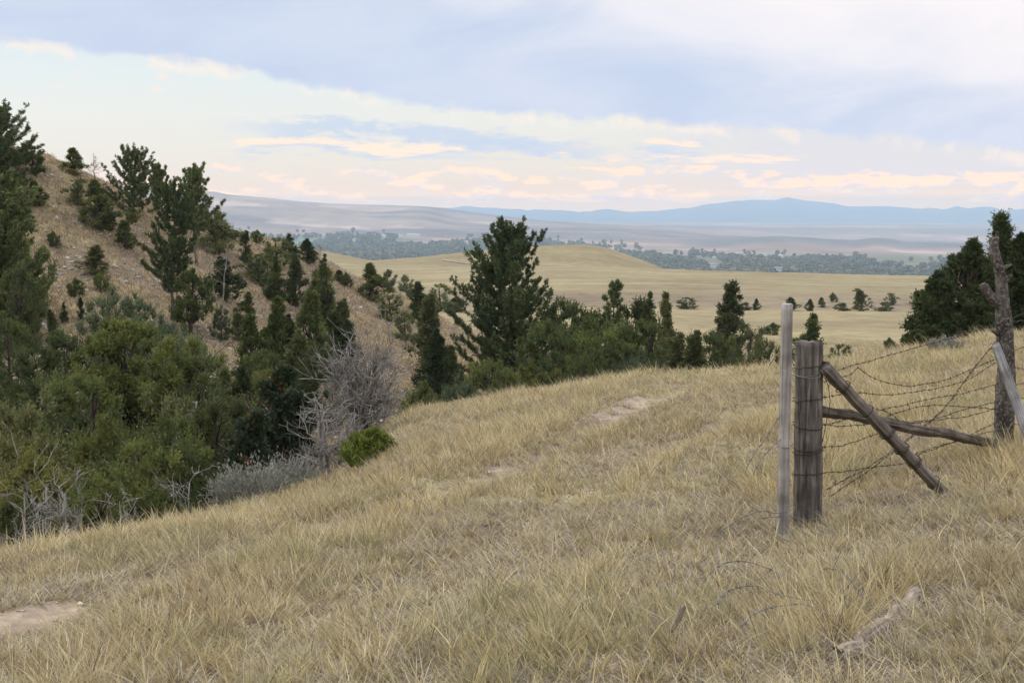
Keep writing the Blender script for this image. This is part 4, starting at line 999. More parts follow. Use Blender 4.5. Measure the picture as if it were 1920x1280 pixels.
# trunk post: a dead tree, forked and broken off
def trunk_post():
    mb = MB(); r = np.random.default_rng(9)
    pl = at_y([(1880,880,YT),(1881,845,YT),(1884,760,YT),(1887,690,YT),(1885,640,YT),(1881,590,YT),(1879,555,YT),(1877,530,YT),(1874,505,YT),(1868,484,YT),(1864,462,YT),(1866,445,YT)])
    wd = np.array([38,37,36,37,36,31,30,31,25,20,18,14]) / FPX * YT / 2
    p = densify(pl, .03); s = np.linspace(0, 1, len(p)); wd = np.interp(s, np.linspace(0, 1, len(wd)), wd)
    v, f = tube(p, wd, 18)
    v = v.reshape(len(p), 18, 3); nz = 1 + .1 * (fbm(np.arange(18)[None] * .9 + s[:, None] * 3, s[:, None] * 30 + np.zeros((1, 18)), 3) - .5) * 2 + .03 * r.standard_normal((len(p), 18))
    v = p[:, None] + (v - p[:, None]) * nz[..., None]; mb.add(v.reshape(-1, 3) - off, f)
    def stub(pts, r0, r1):
        q = densify(at_y(pts), .03); v, f = tube(q, np.linspace(r0, r1, len(q)), 10, rough=.08, r=r); mb.add(v - off, f)
    stub([(1876,572,YT),(1863,562,YT-.03),(1851,548,YT-.06),(1842,532,YT-.06)], .06, .034)
    stub([(1876,528,YT),(1888,523,YT-.05),(1897,515,YT-.08)], .045, .014)
    stub([(1880,503,YT),(1888,500,YT+.05),(1896,496,YT+.08)], .03, .01)
    stub([(1872,626,YT),(1864,622,YT-.06),(1858,619,YT-.09)], .03, .008)
    stub([(1866,452,YT),(1870,440,YT),(1868,434,YT)], .03, .012)
    o = mb.build('trunk_post', M_TRUNKPOST, fence, True); o['label'] = 'forked grey dead tree trunk used as a fence post'
trunk_post()
g = hit(1768, 925, 5)
ga = P(1763, 918, g[1] - .03); gdir = ga - P(1547, 690, 8.82)
def pole_obj(name, a, b, r0, r1, seed, mat, parent=None, rough=.05, sides=26, n=60, bend=.003, knot=.28):
    """pole modelled along its own length so that the grain follows it: furrows, long checks and a few knots"""
    r = np.random.default_rng(seed); a = np.asarray(a, float); b = np.asarray(b, float); L = np.linalg.norm(b - a)
    t = np.linspace(0, 1, n); th = np.arange(sides) * 2 * PI / sides
    fur = 1 + rough * r.standard_normal(sides)
    for c in r.integers(0, sides, 4): fur[c] -= .16 + .12 * r.random()
    R = (r0 + (r1 - r0) * t)[:, None] * (1 + (fur - 1)[None] * (.5 + vnoise(th[None] * 2 + 0 * t[:, None], t[:, None] * 9 + 0 * th[None], seed)))
    R = R * (1 + .12 * (vnoise(t * 7, t * 0, seed + 5) - .5))[:, None]
    for _ in range(5):
        kt, ka = r.random(), r.random() * 2 * PI
        R = R + r0 * knot * np.exp(-((t[:, None] - kt) * L / .035) ** 2 - ((np.angle(np.exp(1j * (th[None] - ka)))) / .4) ** 2)
    cx = np.cumsum(r.standard_normal((n, 2)), 0); cx -= cx[0] + np.linspace(0, 1, n)[:, None] * (cx[-1] - cx[0]); cx *= bend * L / max(abs(cx).max(), 1e-6)
    V = np.stack([cx[:, :1] + R * np.cos(th), cx[:, 1:] + R * np.sin(th), t[:, None] * L + .012 * r.standard_normal((n, sides)) * ((t == 0) | (t == 1))[:, None]], -1)
    ii = np.arange(n * sides).reshape(n, sides); q = np.stack([ii[:-1], np.roll(ii[:-1], -1, 1), np.roll(ii[1:], -1, 1), ii[1:]], -1).reshape(-1, 4)
    mb = MB(); mb.add(V.reshape(-1, 3), [q, ii[0][::-1][None], ii[-1][None]])
    o = mb.build(name, mat, parent, True)
    o.location = a - (off if parent else 0); o.rotation_euler = Vector(b - a).to_track_quat('Z', 'Y').to_euler()
    return o
pole_obj('brace_pole', P(1546, 688, 8.80), ga + gdir * .06, .047, .046, 11, M_POLE, fence)['label'] = 'straight diagonal brace pole wound with wire'
pole_obj('brace_rail', P(1531, 768, 8.98), P(1872, 832, 11.5), .042, .044, 12, M_RAIL, fence, .09, bend=.006)['label'] = 'rough split rail running low to the dead trunk'
pole_obj('brace_pole', P(1867, 648, 11.35), P(1942, 850, 11.0), .036, .052, 13, M_SILVER, fence, .07)['label'] = 'silvery split pole leaning on the dead trunk'
rng_w = np.random.default_rng(77)
YD = lambda px: 8.9 + (px - 1540) / 330 * 2.6
def W(pts): return at_y([(a, b, YD(a)) for a, b in pts])
WIRES = [
 [(1541,692),(1565,695),(1620,680),(1690,660),(1750,645),(1810,628),(1875,606),(1990,560)],
 [(1545,716),(1580,708),(1600,703),(1612,690),(1622,697),(1660,714),(1722,724),(1775,712),(1830,688),(1872,670)],
 [(1541,744),(1600,735),(1660,737),(1710,732),(1760,724),(1810,710),(1872,676)],
 [(1650,768),(1700,758),(1750,747),(1800,736),(1872,719)],
 [(1541,796),(1580,800),(1640,790),(1680,776),(1720,766),(1790,764),(1872,768)],
 [(1541,797),(1570,790),(1640,770),(1665,777),(1690,792),(1740,790),(1800,770),(1872,752)],
 [(1541,838),(1580,836),(1612,825),(1650,811),(1700,796),(1760,786),(1815,780),(1872,763)],
 [(1541,888),(1580,884),(1640,876),(1700,868),(1740,848),(1800,826),(1872,790)],
 [(1548,918),(1600,892),(1650,862),(1690,832),(1730,800),(1765,770),(1800,724),(1840,672),(1872,640)],
 [(1556,930),(1620,888),(1668,850),(1712,815),(1760,776),(1812,712),(1872,634)],
 [(1738,898),(1790,884),(1830,871),(1880,869),(1925,848)],
 [(1700,856),(1740,842),(1790,828),(1830,815),(1872,806)],
 [(1800,906),(1818,880),(1842,862),(1872,840)],
]
for i, w in enumerate(WIRES):
    mb = MB(); wire(mb, W(w) - off, 500 + i); mb.build('barbed_wire', M_WIRE, fence, True)
RIGHT = [[(1884,668,11.55),(1940,640,12.6)],[(1884,690,11.55),(1940,690,12.8)],[(1886,722,11.5),(1945,716,12.6)],[(1886,750,11.5),(1945,742,12.6)],
         [(1886,770,11.5),(1945,776,12.5)],[(1886,792,11.5),(1950,800,12.5)],[(1886,838,11.5),(1950,850,12.3)],[(1886,605,11.5),(1945,598,12.8)]]
for i, w in enumerate(RIGHT):
    mb = MB(); wire(mb, at_y(w) - off, 540 + i); mb.build('barbed_wire', M_WIRE, fence, True)
def ring(c, r0, tilt, seed, axis=np.array([0, 0, 1.]), turns=1, mat=M_WIRE):
    r = np.random.default_rng(seed); n = 26 * turns; th = np.linspace(0, 2 * PI * turns, n)
    a = norm(np.cross(axis, [0.31, .9, .2])); b = np.cross(axis, a)
    p = c + (np.cos(th)[:, None] * a + np.sin(th)[:, None] * b) * r0 * (1 + .015 * r.standard_normal((n, 1))) + axis * (np.sin(th + r.random() * 6)[:, None] * tilt + .012 * r.standard_normal((n, 1)) * .3 + np.linspace(0, .02 * turns, n)[:, None])
    v, f = tube(p - off, .0036, 5); mb = MB(); mb.add(v, f); mb.build('wire_wrap', mat, fence, True)
for i, py in enumerate((688, 750, 800, 840, 846, 888)):
    c = P(1515, py, YP); ring(c, .109, .012, 560 + i)
ring(P(1515, 702, YP), .109, .006, 570, mat=M_GALV)
ax_d = norm(gdir)
for i, s in enumerate((.14, .33, .5, .63, .74, .76, .93)):
    ring(P(1546, 688, 8.80) + gdir * s, .058, .01, 580 + i, ax_d, 2 if i in (2, 3) else 1)
mb = MB(); wire(mb, at_y([(1538,700,8.85),(1552,720,8.82),(1556,760,8.8),(1548,800,8.8),(1541,830,8.85)]) - off, 590, .003, False); mb.build('barbed_wire', M_WIRE, fence, True)

# gate stake: a thin grey stick standing free of the post, with its own slack wires
sb = P(1467, 1012, 8.55); stp = P(1476, 570, 8.55); sg = float(hgt(sb[0], sb[1]))
stake = empty('gate_stake', (sb[0], sb[1], sg)); tag(stake, 'tall thin grey wooden stake standing loose beside the thick fence post', 'stake')
so = np.array(stake.location)
mb = MB(); v, f = split_post(sb - so + np.array([0, 0, -.12]), stp - so, .041, .036, 21, 64, 40, square=.75); mb.add(v, f); mb.build('stick', M_STAKE, stake, True)
for i, w in enumerate([[(1468,772,8.52),(1455,790,8.5),(1440,815,8.45),(1418,845,8.4),(1400,878,8.35)],
                       [(1466,822,8.52),(1448,836,8.48),(1428,860,8.4),(1412,890,8.35)],
                       [(1474,958,8.5),(1455,962,8.45),(1425,958,8.3),(1395,967,8.2),(1365,985,8.1),(1340,1005,8.0)],
                       [(1474,966,8.5),(1452,968,8.45),(1420,972,8.4)]]):
    mb = MB(); wire(mb, at_y(w) - so, 600 + i, .003); mb.build('barbed_wire', M_GALV, stake, True)
for i, (a, b) in enumerate(((700, 702), (960, 962), (835, 836))):
    mb = MB(); c = P(1495, a, 8.72); th = np.linspace(0, 2 * PI, 30)
    if i < 2:
        p = np.stack([c[0] + .16 * np.cos(th), c[1] + .2 * np.sin(th), c[2] + .012 * np.sin(th * 2)], -1)
    else:
        c = P(1471, a, 8.55); p = np.stack([c[0] + .046 * np.cos(th), c[1] + .046 * np.sin(th), c[2] + .01 * np.sin(th)], -1)
    v, f = tube(p - so, .0028, 5); mb.add(v, f); mb.build('wire_loop', M_GALV, stake, True)

# fallen wire, log and stub in the grass
for i, (pts, lab) in enumerate([
   ([(1316,1118),(1345,1098),(1390,1090),(1440,1100),(1480,1112)], 'arched loop of loose grey wire in the grass, left of the fallen log'),
   ([(1500,1112),(1540,1106),(1575,1115),(1600,1140),(1640,1178)], 'slack grey wire running through grass towards the fallen log'),
   ([(1340,1160),(1370,1145),(1410,1142),(1470,1156),(1530,1152)], 'low grey wire half hidden in the grass below the arched loop'),
   ([(1385,1205),(1440,1185),(1500,1176),(1560,1184)], 'nearest grey wire lying in the grass at the foot of the picture')]):
    q = np.array([hit(*p) for p in pts]); q[:, 2] += .07 + .05 * np.sin(np.linspace(0, PI, len(q)))
    mb = MB(); wire(mb, q, 620 + i, .003); o = mb.build('loose_wire', M_GALV, None, True); tag(o, lab, 'wire', 'loose wires in the foreground grass')
la = hit(1568, 1238); lb = hit(1716, 1122)
la[2] += .02; lb[2] += .03
o = pole_obj('fallen_log', la, lb, .04, .03, 31, M_LOG, None, .03, bend=.035, knot=.1)
tag(o, 'pale fallen branch lying in the dry grass at the lower right', 'log')
s0 = hit(1268, 1192)
o = pole_obj('wood_stub', s0 + [-.03, .05, -.04], s0 + [.03, -.03, .15], .024, .01, 33, M_LOG, None, .1, 14, 24)
tag(o, 'short whitish stub of weathered wood poking out of the grass', 'log')

# stones on the hillside
def rock(seed, sx, sy, sz):
    r = np.random.default_rng(seed); n = 12; m = 8; mb = MB()
    th = np.arange(n) * 2 * PI / n; ph = np.linspace(.12, PI - .12, m)
    v = np.stack([np.outer(np.sin(ph), np.cos(th)), np.outer(np.sin(ph), np.sin(th)), np.outer(np.cos(ph), np.ones(n))], -1)
    pl = rand_dirs(9, r)
    for q in pl:
        d = v @ q; v = v - np.maximum(d - .62, 0)[..., None] * q
    v = v * np.array([sx, sy, sz])
    ii = np.arange(n * m).reshape(m, n)
    q = np.stack([ii[:-1], ii[1:], np.roll(ii[1:], -1, 1), np.roll(ii[:-1], -1, 1)], -1).reshape(-1, 4)
    mb.add(v.reshape(-1, 3), [q, ii[0][None], ii[-1][::-1][None]])
    return mb
for i, (px, py, w, h, lab) in enumerate([
    (250,508,9,7,'white boulder left of the airy pine trunk'),(213,499,16,8,'flat grey slab left of the white boulder'),(236,530,10,5,'grey slab just below the white boulder'),
    (68,405,9,5,'small white stone near the top of the slope under the young juniper'),(106,412,11,9,'grey rounded stone on the upper bare slope'),
    (125,484,11,4,'thin pale stone in the middle of the bare slope'),(134,491,12,4,'pale sliver of stone just right of another in mid slope'),
    (110,516,10,7,'grey stone low on the bare slope'),(88,593,9,6,'white stone beside the narrow dark juniper'),(80,615,20,14,'pale clay block in the slip scar'),
    (430,656,9,7,'pale stone low on the slope between the cone junipers'),(100,388,10,4,'pale flat stone on the upper slope'),
    (676,577,10,5,'grey stone below the full dark conical juniper'),(652,559,7,4,'small pale stone left of the full dark cone'),
    (137,466,9,4,'tiny pale stone left of the loose green juniper'),(60,380,7,4,'small stone right under the young juniper'),
    (438,694,8,5,'small stone at the foot of the bare gully side'),(85,434,10,4,'grey stone left of the tiny round juniper')]):
    b = hit(px, py, 12); s = b[1] / FPX
    mb = rock(700 + i, w * s * .6, w * s * .5, max(h * s * .75, .06)); mb.v[0] = (mb.v[0] + b).astype(np.float32)
    o = mb.build('stone', M_ROCK); tag(o, lab, 'stone', 'stones on the hillside')

def gravel():
    r = np.random.default_rng(790); mb = MB(); n = 30000
    a = np.radians(r.uniform(-30, 4, n)); q = r.uniform(30, 98, n); x = q * np.sin(a); y = q * np.cos(a); ph = phase(x, y)
    ok = (ph > 5.1) & (ph < 8.9) & (fbm(x * .28, y * .28 + 9, 41) < .55) & (fbm(x * .5, y * .5, 47) + .3 * r.random(n) > .62); x, y = x[ok], y[ok]; n = len(x)
    s = .03 + .09 * r.random(n) ** 3; c = np.array([(.30, .27, .245), (.4, .37, .34), (.2, .18, .17)])[r.integers(0, 3, n)] * (.8 + .4 * r.random((n, 1)))
    v = OCT_V[None] * (s[:, None, None] * np.array([1.5, 1.2, .6])) * (.6 + .7 * r.random((n, 6, 1))) + np.stack([x, y, hgt(x, y) + s * .25], -1)[:, None]
    mb.add(v.reshape(-1, 3), (OCT_F[None] + np.arange(n)[:, None, None] * 6).reshape(-1, 3), np.repeat(c, 6, 0))
    o = mb.build('gravel', M_FARWOOD); tag(o, kind='stuff', label='grey gravel strewn over the bare hillside', cat='gravel')
gravel()
def pebbles():
    r = np.random.default_rng(795); mb = MB(); n = 40000; x, y = ring_points(n, 3.5, 30, -27, 20, r); b = bareness(x, y)
    ok = (b > .3) & (r.random(n) < .55); x, y = x[ok], y[ok]; n = len(x)
    s = .005 + .022 * r.random(n) ** 3; c = np.array([(.34, .29, .24), (.42, .37, .32), (.22, .19, .16)])[r.integers(0, 3, n)] * (.8 + .4 * r.random((n, 1)))
    v = OCT_V[None] * (s[:, None, None] * np.array([1.4, 1.1, .7])) * (.6 + .7 * r.random((n, 6, 1))) + np.stack([x, y, hgt(x, y) + s * .3], -1)[:, None]
    mb.add(v.reshape(-1, 3), (OCT_F[None] + np.arange(n)[:, None, None] * 6).reshape(-1, 3), np.repeat(c, 6, 0))
    o = mb.build('pebbles', M_FARWOOD); tag(o, kind='stuff', label='small pebbles on the bare patches of the track', cat='pebbles')

# ------------------------------------------------------------------ the far valley: wood and a few pale buildings
FARM = [
    (775,443,30,'largest white building complex in the far valley left of the large pine',0),(752,444,10,'small white building just left of the largest white complex',0),
    (720,444,12,'white shed left of the largest complex at the top of the valley wood',0),(664,452,10,'small white house standing in the valley wood',0),
    (607,443,9,'white building farthest left in the valley above the crest junipers',0),(1062,458,5,'tiny white house peeping over the grassy knoll',0),
    (1206,471,8,'pale building just right of the grassy knoll',0),(1282,482,7,'white house in the valley wood right of the knoll, upper of the group',0),
    (1340,485,9,'white house above the long blue grey roof',0),(1336,501,22,'long blue grey roofed building at the plain edge',1),
    (1287,497,4,'tiny white shed low in the wood right of the knoll',0),(1434,480,10,'pale low building above the wood right of the rounded hillock',0),
    (1464,482,11,'pale low building next to another above the wood',0),(1460,508,24,'long pale building just beyond the plain edge',1),
    (1190,443,5,'lone white speck of a house on the far slope',0),(875,455,7,'white house in the wood close left of the large pine',0)]
FARMP = [(hit(f[0], f[1], 700), f[2]) for f in FARM]
def valley_wood():
    r = np.random.default_rng(800); mb = MB()
    n0 = 90000; az = np.radians(r.uniform(-16, 30, n0)); Y = np.exp(r.uniform(math.log(2000), math.log(5200), n0))
    x = np.tan(az) * Y; g = hgt(x, Y); px = 960 + x / Y * FPX
    py = 394.4 - g / Y * FPX
    top = np.interp(px, [300, 480, 560, 640, 900, 1000, 1150, 1300, 1450, 1600, 1750, 2000], [432, 446, 449, 446, 452, 456, 470, 481, 488, 495, 501, 506])
    den = fbm(x / 160, Y / 420, 81)
    keep = (py > top - 6 + 26 * (den - .5)) & (den + .25 * smooth(0, 30, py - top) > .43)
    scat = (py > top - 14) & (r.random(n0) < .05) & (den > .42)
    clear = np.ones(n0, bool)                                        # clearings in front of the buildings
    for b, wpx in FARMP: clear &= ~((np.abs(px - (960 + b[0] / b[1] * FPX)) < wpx * .38 + 1.5) & (Y > b[1] - 330) & (Y < b[1] + 25))
    k = np.nonzero((keep | scat) & clear)[0][:15000]
    x, Y, g = x[k], Y[k], g[k]; n = len(k)
    h = r.uniform(8, 17, n); w = h * r.uniform(.32, .55, n)
    # lumpy crowns: many small leafy facets each
    m = 26
    d = norm(r.standard_normal((n, m, 3)) + np.array([0, 0, .5]))
    c = np.stack([x, Y, g + h * .52], -1)[:, None] + d * np.stack([w, w, h * .48], -1)[:, None] * (.72 + .35 * r.random((n, m, 1)))
    hues = np.array([(.075, .085, .045), (.06, .075, .045), (.10, .10, .05), (.17, .135, .05), (.21, .14, .05), (.085, .08, .055)])
    hc = hues[r.choice(6, n, p=(.3, .26, .2, .09, .05, .1))]
    ax1 = norm(np.cross(d, r.standard_normal((n, m, 3)))); ax2 = np.cross(d, ax1)
    s = (w[:, None] * (.38 + .25 * r.random((n, m))))[..., None]
    v = np.stack([c + ax1 * s, c + ax2 * s, c - ax1 * s, c - ax2 * s], 2).reshape(-1, 3)
    cc = np.repeat(np.repeat(hc[:, None], m, 1) * (.85 + .3 * r.random((n, m, 1))), 4, 1).reshape(-1, 3)
    mb.add(v, np.arange(4 * n * m).reshape(-1, 4), cc)
    o = mb.build('valley_wood', M_FARWOOD); tag(o, kind='stuff', label='autumn woodland filling the valley floor', cat='woodland')
valley_wood()
for i, (px, py, w, lab, dk) in enumerate(FARM):
    b = hit(px, py, 700); s = b[1] / FPX; L = w * s * .8; D = min(L * .6, 14); Hh = 5.0
    e = empty('farm_building', (b[0], b[1], b[2]), .15 * (i % 3 - 1)); tag(e, lab, 'building', 'buildings in the far valley')
    mb = MB(); bx = np.array([(sx * L / 2, sy * D / 2, z) for z in (-2.5, Hh) for sx, sy in ((-1,-1),(1,-1),(1,1),(-1,1))])
    mb.add(bx, [np.array([(0,1,5,4),(1,2,6,5),(2,3,7,6),(3,0,4,7)])]); mb.build('wall', M_WALL, e)
    mb = MB(); k = 1.06
    rv = np.array([(-L/2*k,-D/2*k,Hh-.2),(L/2*k,-D/2*k,Hh-.2),(L/2*k,D/2*k,Hh-.2),(-L/2*k,D/2*k,Hh-.2),(-L/2*k,0,Hh+D*.28),(L/2*k,0,Hh+D*.28)])
    mb.add(rv, [np.array([(0,1,5,4),(2,3,4,5),(3,2,1,0)]), np.array([(0,4,3),(1,2,5)])]); mb.build('roof', M_ROOFD if dk else M_ROOF, e)

# pale dirt track crossing the knoll
tp = [hit(a, b, 200) for a, b in ((828,488),(850,491),(872,494),(900,497),(930,498))]
mb = MB(); tp = densify(np.array(tp), 3); sd = np.array([0, 2.0, 0])
L_, R_ = tp - sd, tp + sd; L_[:, 2] = hgt(L_[:, 0], L_[:, 1]) + .25; R_[:, 2] = hgt(R_[:, 0], R_[:, 1]) + .25
n = len(tp); mb.add(np.concatenate([L_, R_]), np.stack([np.arange(n - 1), np.arange(1, n), n + np.arange(1, n), n + np.arange(n - 1)], -1), (.33, .29, .23))
o = mb.build('dirt_track', MG['plain']); tag(o, kind='structure')

# ------------------------------------------------------------------ dry grass
STRAW = np.array([(.60, .485, .27), (.66, .55, .335), (.535, .42, .23), (.46, .42, .24), (.69, .60, .41), (.43, .33, .195)])
SP_W = np.array([.27, .25, .18, .1, .1, .1])
GREY = np.array([(.34, .29, .235), (.43, .38, .33), (.17, .14, .115)])
def blades(mb, x, y, z, length, width, dirx, diry, lean, curl, base_c, tip_c, r, segs=3):
    n = len(x); t = np.linspace(0, 1, segs + 1)
    ang = lean[:, None] + curl[:, None] * t[None]                    # angle from upright along the blade
    st = (length / segs)[:, None] * np.ones((1, segs + 1))
    dz = np.cos(ang) * st; dh = np.sin(ang) * st
    Z = np.cumsum(np.concatenate([np.zeros((n, 1)), dz[:, 1:]], 1), 1); Hh = np.cumsum(np.concatenate([np.zeros((n, 1)), dh[:, 1:]], 1), 1)
    px = x[:, None] + Hh * dirx[:, None]; py = y[:, None] + Hh * diry[:, None]; pz = z[:, None] + Z
    a = r.random(n) * 2 * PI; sx = np.cos(a) * .8 + .4 * np.sign(np.cos(a)); sy = np.sin(a) * .5
    wd = width[:, None] * (1 - t[None] ** 1.6 * .96)
    Lx = np.stack([px - sx[:, None] * wd, py - sy[:, None] * wd, pz], -1); Rx = np.stack([px + sx[:, None] * wd, py + sy[:, None] * wd, pz], -1)
    v = np.stack([Lx[:, :-1], Rx[:, :-1]], 2).reshape(n, segs * 2, 3); v = np.concatenate([v, (Lx[:, -1:] + Rx[:, -1:]) / 2], 1)
    k = segs * 2 + 1; o = np.arange(n)[:, None] * k
    qs = [np.stack([o[:, 0] + 2 * i, o[:, 0] + 2 * i + 1, o[:, 0] + 2 * i + 3, o[:, 0] + 2 * i + 2], -1) for i in range(segs - 1)]
    tr = np.stack([o[:, 0] + 2 * segs - 2, o[:, 0] + 2 * segs - 1, o[:, 0] + 2 * segs], -1)
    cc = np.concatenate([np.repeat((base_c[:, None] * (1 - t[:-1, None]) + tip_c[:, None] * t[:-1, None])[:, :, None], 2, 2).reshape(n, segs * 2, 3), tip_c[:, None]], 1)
    mb.add(v.reshape(-1, 3), qs + [tr], cc.reshape(-1, 3))

def ring_points(n, r0, r1, a0, a1, r, p=2.0):
    q = (r0 ** p + (r1 ** p - r0 ** p) * r.random(n)) ** (1 / p); a = np.radians(r.uniform(a0, a1, n))
    return q * np.sin(a), q * np.cos(a)

def foreground_grass():
    r = np.random.default_rng(900); mb = MB()
    for r0, r1, nt, nb in ((2.2, 6, 1560, 60), (6, 10.5, 4000, 46), (10.5, 17, 7400, 32), (17, 25, 9200, 22), (25, 36, 8600, 15)):
        x, y = ring_points(nt, r0, r1, -38, 45, r)
        bare = bareness(x, y); dens = .5 * fbm(x * .9, y * .9, 91) + .5 * fbm(along(x, y)[0] * .25, along(x, y)[1] * 1.7, 97)
        ok = (phase(x, y) < 4.25) & (poly_dist(x, y, LOG2) > .13) & (bare + r.random(nt) * .45 < .5) & (dens + r.random(nt) * .35 > (.66 if r1 < 11 else .51))
        x, y = x[ok], y[ok]; n = len(x)
        al, cr_ = along(x, y); row = smooth(.36, .66, fbm(al * .25, cr_ * 1.7, 97))
        big = (.5 + .55 * smooth(.35, .7, fbm(x * .6, y * .6, 93)) + .7 * row) * (.65 + .7 * r.random(n)) * (1 - .45 * rut_depth(x, y))
        ti = np.repeat(np.arange(n), nb); m = len(ti)
        tn = .94 if r1 < 11 else 1.02
        sp = (.055 if r1 < 11 else .07) * big[ti] * np.sqrt(r.random(m)) * (1.35 if r1 > 17 else 1); a = r.random(m) * 2 * PI
        bx = x[ti] + sp * np.cos(a); by = y[ti] + sp * np.sin(a)
        L = (.118 if r1 < 7 else .14 if r1 < 11 else .165) * big[ti] * (.45 + .75 * r.random(m)); tall = r.random(m) > .93; L = np.where(tall, L * 1.45, L)
        wa = r.normal(0, .9, n)[ti] * .5                              # every tussock leans its own way, most to the left
        dx = np.cos(a) * .75 - .3 + wa * .5 + r.normal(0, .5, m); dy = np.sin(a) * .7 + wa * .5 - .05 + r.normal(0, .5, m)
        q = np.hypot(dx, dy) + 1e-6
        lean = .12 + .62 * r.random(m) * np.minimum(q, 1.4); curl = .25 + .85 * r.random(m) ** 1.5
        kind = r.choice(6, n, p=SP_W / SP_W.sum())
        tc = (tn * (.86 + .26 * row))[ti][:, None] * STRAW[kind][ti] * (.78 + .44 * r.random((m, 1))); old = r.random(m) > .82
        tc = np.where(old[:, None], GREY[r.integers(0, 3, m)], tc)
        grn = (fbm(x * .7 + 30, y * .7, 95) > .62)[ti] & (r.random(m) > .45)
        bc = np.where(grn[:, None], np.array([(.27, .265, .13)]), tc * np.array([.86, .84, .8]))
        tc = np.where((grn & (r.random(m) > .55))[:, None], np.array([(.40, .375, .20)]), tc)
        wd = (.0011 + .0009 * r.random(m)) * (1 + .07 * r1)
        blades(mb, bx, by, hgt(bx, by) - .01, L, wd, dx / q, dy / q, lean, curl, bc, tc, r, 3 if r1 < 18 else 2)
        # matted old straw lying between the tussocks
        ml = int(nt * nb * (1.1 if r1 < 11 else .6)); lx, ly = ring_points(ml, r0, r1, -38, 45, r)
        ok = (phase(lx, ly) < 4.25) & (bareness(lx, ly) * .8 + r.random(ml) * .6 < .75); lx, ly = lx[ok], ly[ok]; ml = len(lx)
        a = r.random(ml) * 2 * PI
        c = np.where((r.random(ml) > .5)[:, None], GREY[r.integers(0, 3, ml)], STRAW[r.integers(0, 6, ml)] * .85) * (.7 + .5 * r.random((ml, 1)))
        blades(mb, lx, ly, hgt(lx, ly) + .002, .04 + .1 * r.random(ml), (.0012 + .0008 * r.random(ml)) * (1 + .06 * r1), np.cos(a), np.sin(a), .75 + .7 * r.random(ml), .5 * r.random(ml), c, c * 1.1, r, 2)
        # single long seed stems
        ms = int(nt * .8); sx_, sy_ = ring_points(ms, r0, r1, -38, 45, r); ok = (phase(sx_, sy_) < 4.25) & (bareness(sx_, sy_) < .3); sx_, sy_ = sx_[ok], sy_[ok]; ms = len(sx_)
        a = r.normal(PI, 1.25, ms)
        c = STRAW[r.choice((1, 4, 0), ms)] * (.9 + .25 * r.random((ms, 1)))
        blades(mb, sx_, sy_, hgt(sx_, sy_), .13 + .2 * r.random(ms), (.0015 + .0008 * r.random(ms)) * (1 + .045 * r1), np.cos(a), np.sin(a) * .7, .2 + .75 * r.random(ms), .2 + .7 * r.random(ms), c * .9, c, r, 3)
    o = mb.build('grass', M_GRASS); tag(o, kind='stuff', label='dry straw coloured bunch grass covering the near slope', cat='grass')
foreground_grass()
pebbles()

def far_grass():
    r = np.random.default_rng(950); mb = MB()
    n = 150000; x, y = ring_points(n, 22, 100, -33, 6, r, 1.6); ph = phase(x, y)
    ok = (ph > 4.6) & (ph < 9.1) & (fbm(x * .28, y * .28 + 9, 41) + .5 * r.random(n) > .62); x, y = x[ok], y[ok]; n = len(x)
    a = r.random(n) * 2 * PI
    c = np.array([(.34, .275, .175), (.28, .23, .165), (.38, .31, .195), (.24, .2, .15)])[r.integers(0, 4, n)] * (.8 + .4 * r.random((n, 1)))
    d = np.hypot(x, y)
    blades(mb, x, y, hgt(x, y) - .03, .12 + .2 * r.random(n), .006 + .00026 * d, np.cos(a), np.sin(a), .1 + .7 * r.random(n), .5 * r.random(n), c * .95, c, r, 2)
    nt = 9000; x, y = ring_points(nt, 24, 100, -33, 6, r, 1.5); ph = phase(x, y)
    ok = (ph > 4.6) & (ph < 9.1) & (fbm(x * .28, y * .28 + 9, 41) + .6 * r.random(nt) > .6); x, y = x[ok], y[ok]; n = len(x)
    ti = np.repeat(np.arange(n), 12); m = len(ti); a = r.random(m) * 2 * PI; sp = .1 * r.random(m); d = np.hypot(x, y)[ti]
    c = np.array([(.45, .37, .215), (.37, .30, .18), (.49, .41, .255), (.31, .265, .19)])[r.integers(0, 4, n)][ti] * (.8 + .4 * r.random((m, 1)))
    bx = x[ti] + sp * np.cos(a); by = y[ti] + sp * np.sin(a); sz = (.6 + .8 * r.random(n))[ti]
    blades(mb, bx, by, hgt(bx, by) - .03, sz * (.16 + .22 * r.random(m)), .006 + .00022 * d, np.cos(a), np.sin(a), .1 + .6 * r.random(m), .2 + .6 * r.random(m), c * .95, c, r, 2)
    o = mb.build('hillside_grass', M_GRASS); tag(o, kind='stuff', label='sparse dry grass on the steep hillside', cat='grass')
    mb = MB(); n = 70000; x, y = ring_points(n, 36, 130, -3, 31, r, 1.3); ph = phase(x, y)
    ok = (ph > 4.2) & (ph < 10.05); x, y = x[ok], y[ok]; n = len(x); a = r.random(n) * 2 * PI; d = np.hypot(x, y)
    c = np.array([(.36, .305, .185), (.33, .28, .17), (.39, .335, .205)])[r.integers(0, 3, n)] * (.85 + .3 * r.random((n, 1)))
    blades(mb, x, y, hgt(x, y) - .03, .08 + .14 * r.random(n), .005 + .0002 * d, np.cos(a), np.sin(a), .1 + .7 * r.random(n), .5 * r.random(n), c * .95, c, r, 2)
    o = mb.build('prairie_grass', M_GRASS); tag(o, kind='stuff', label='pale dry grass of the flat below the crest', cat='grass')
far_grass()

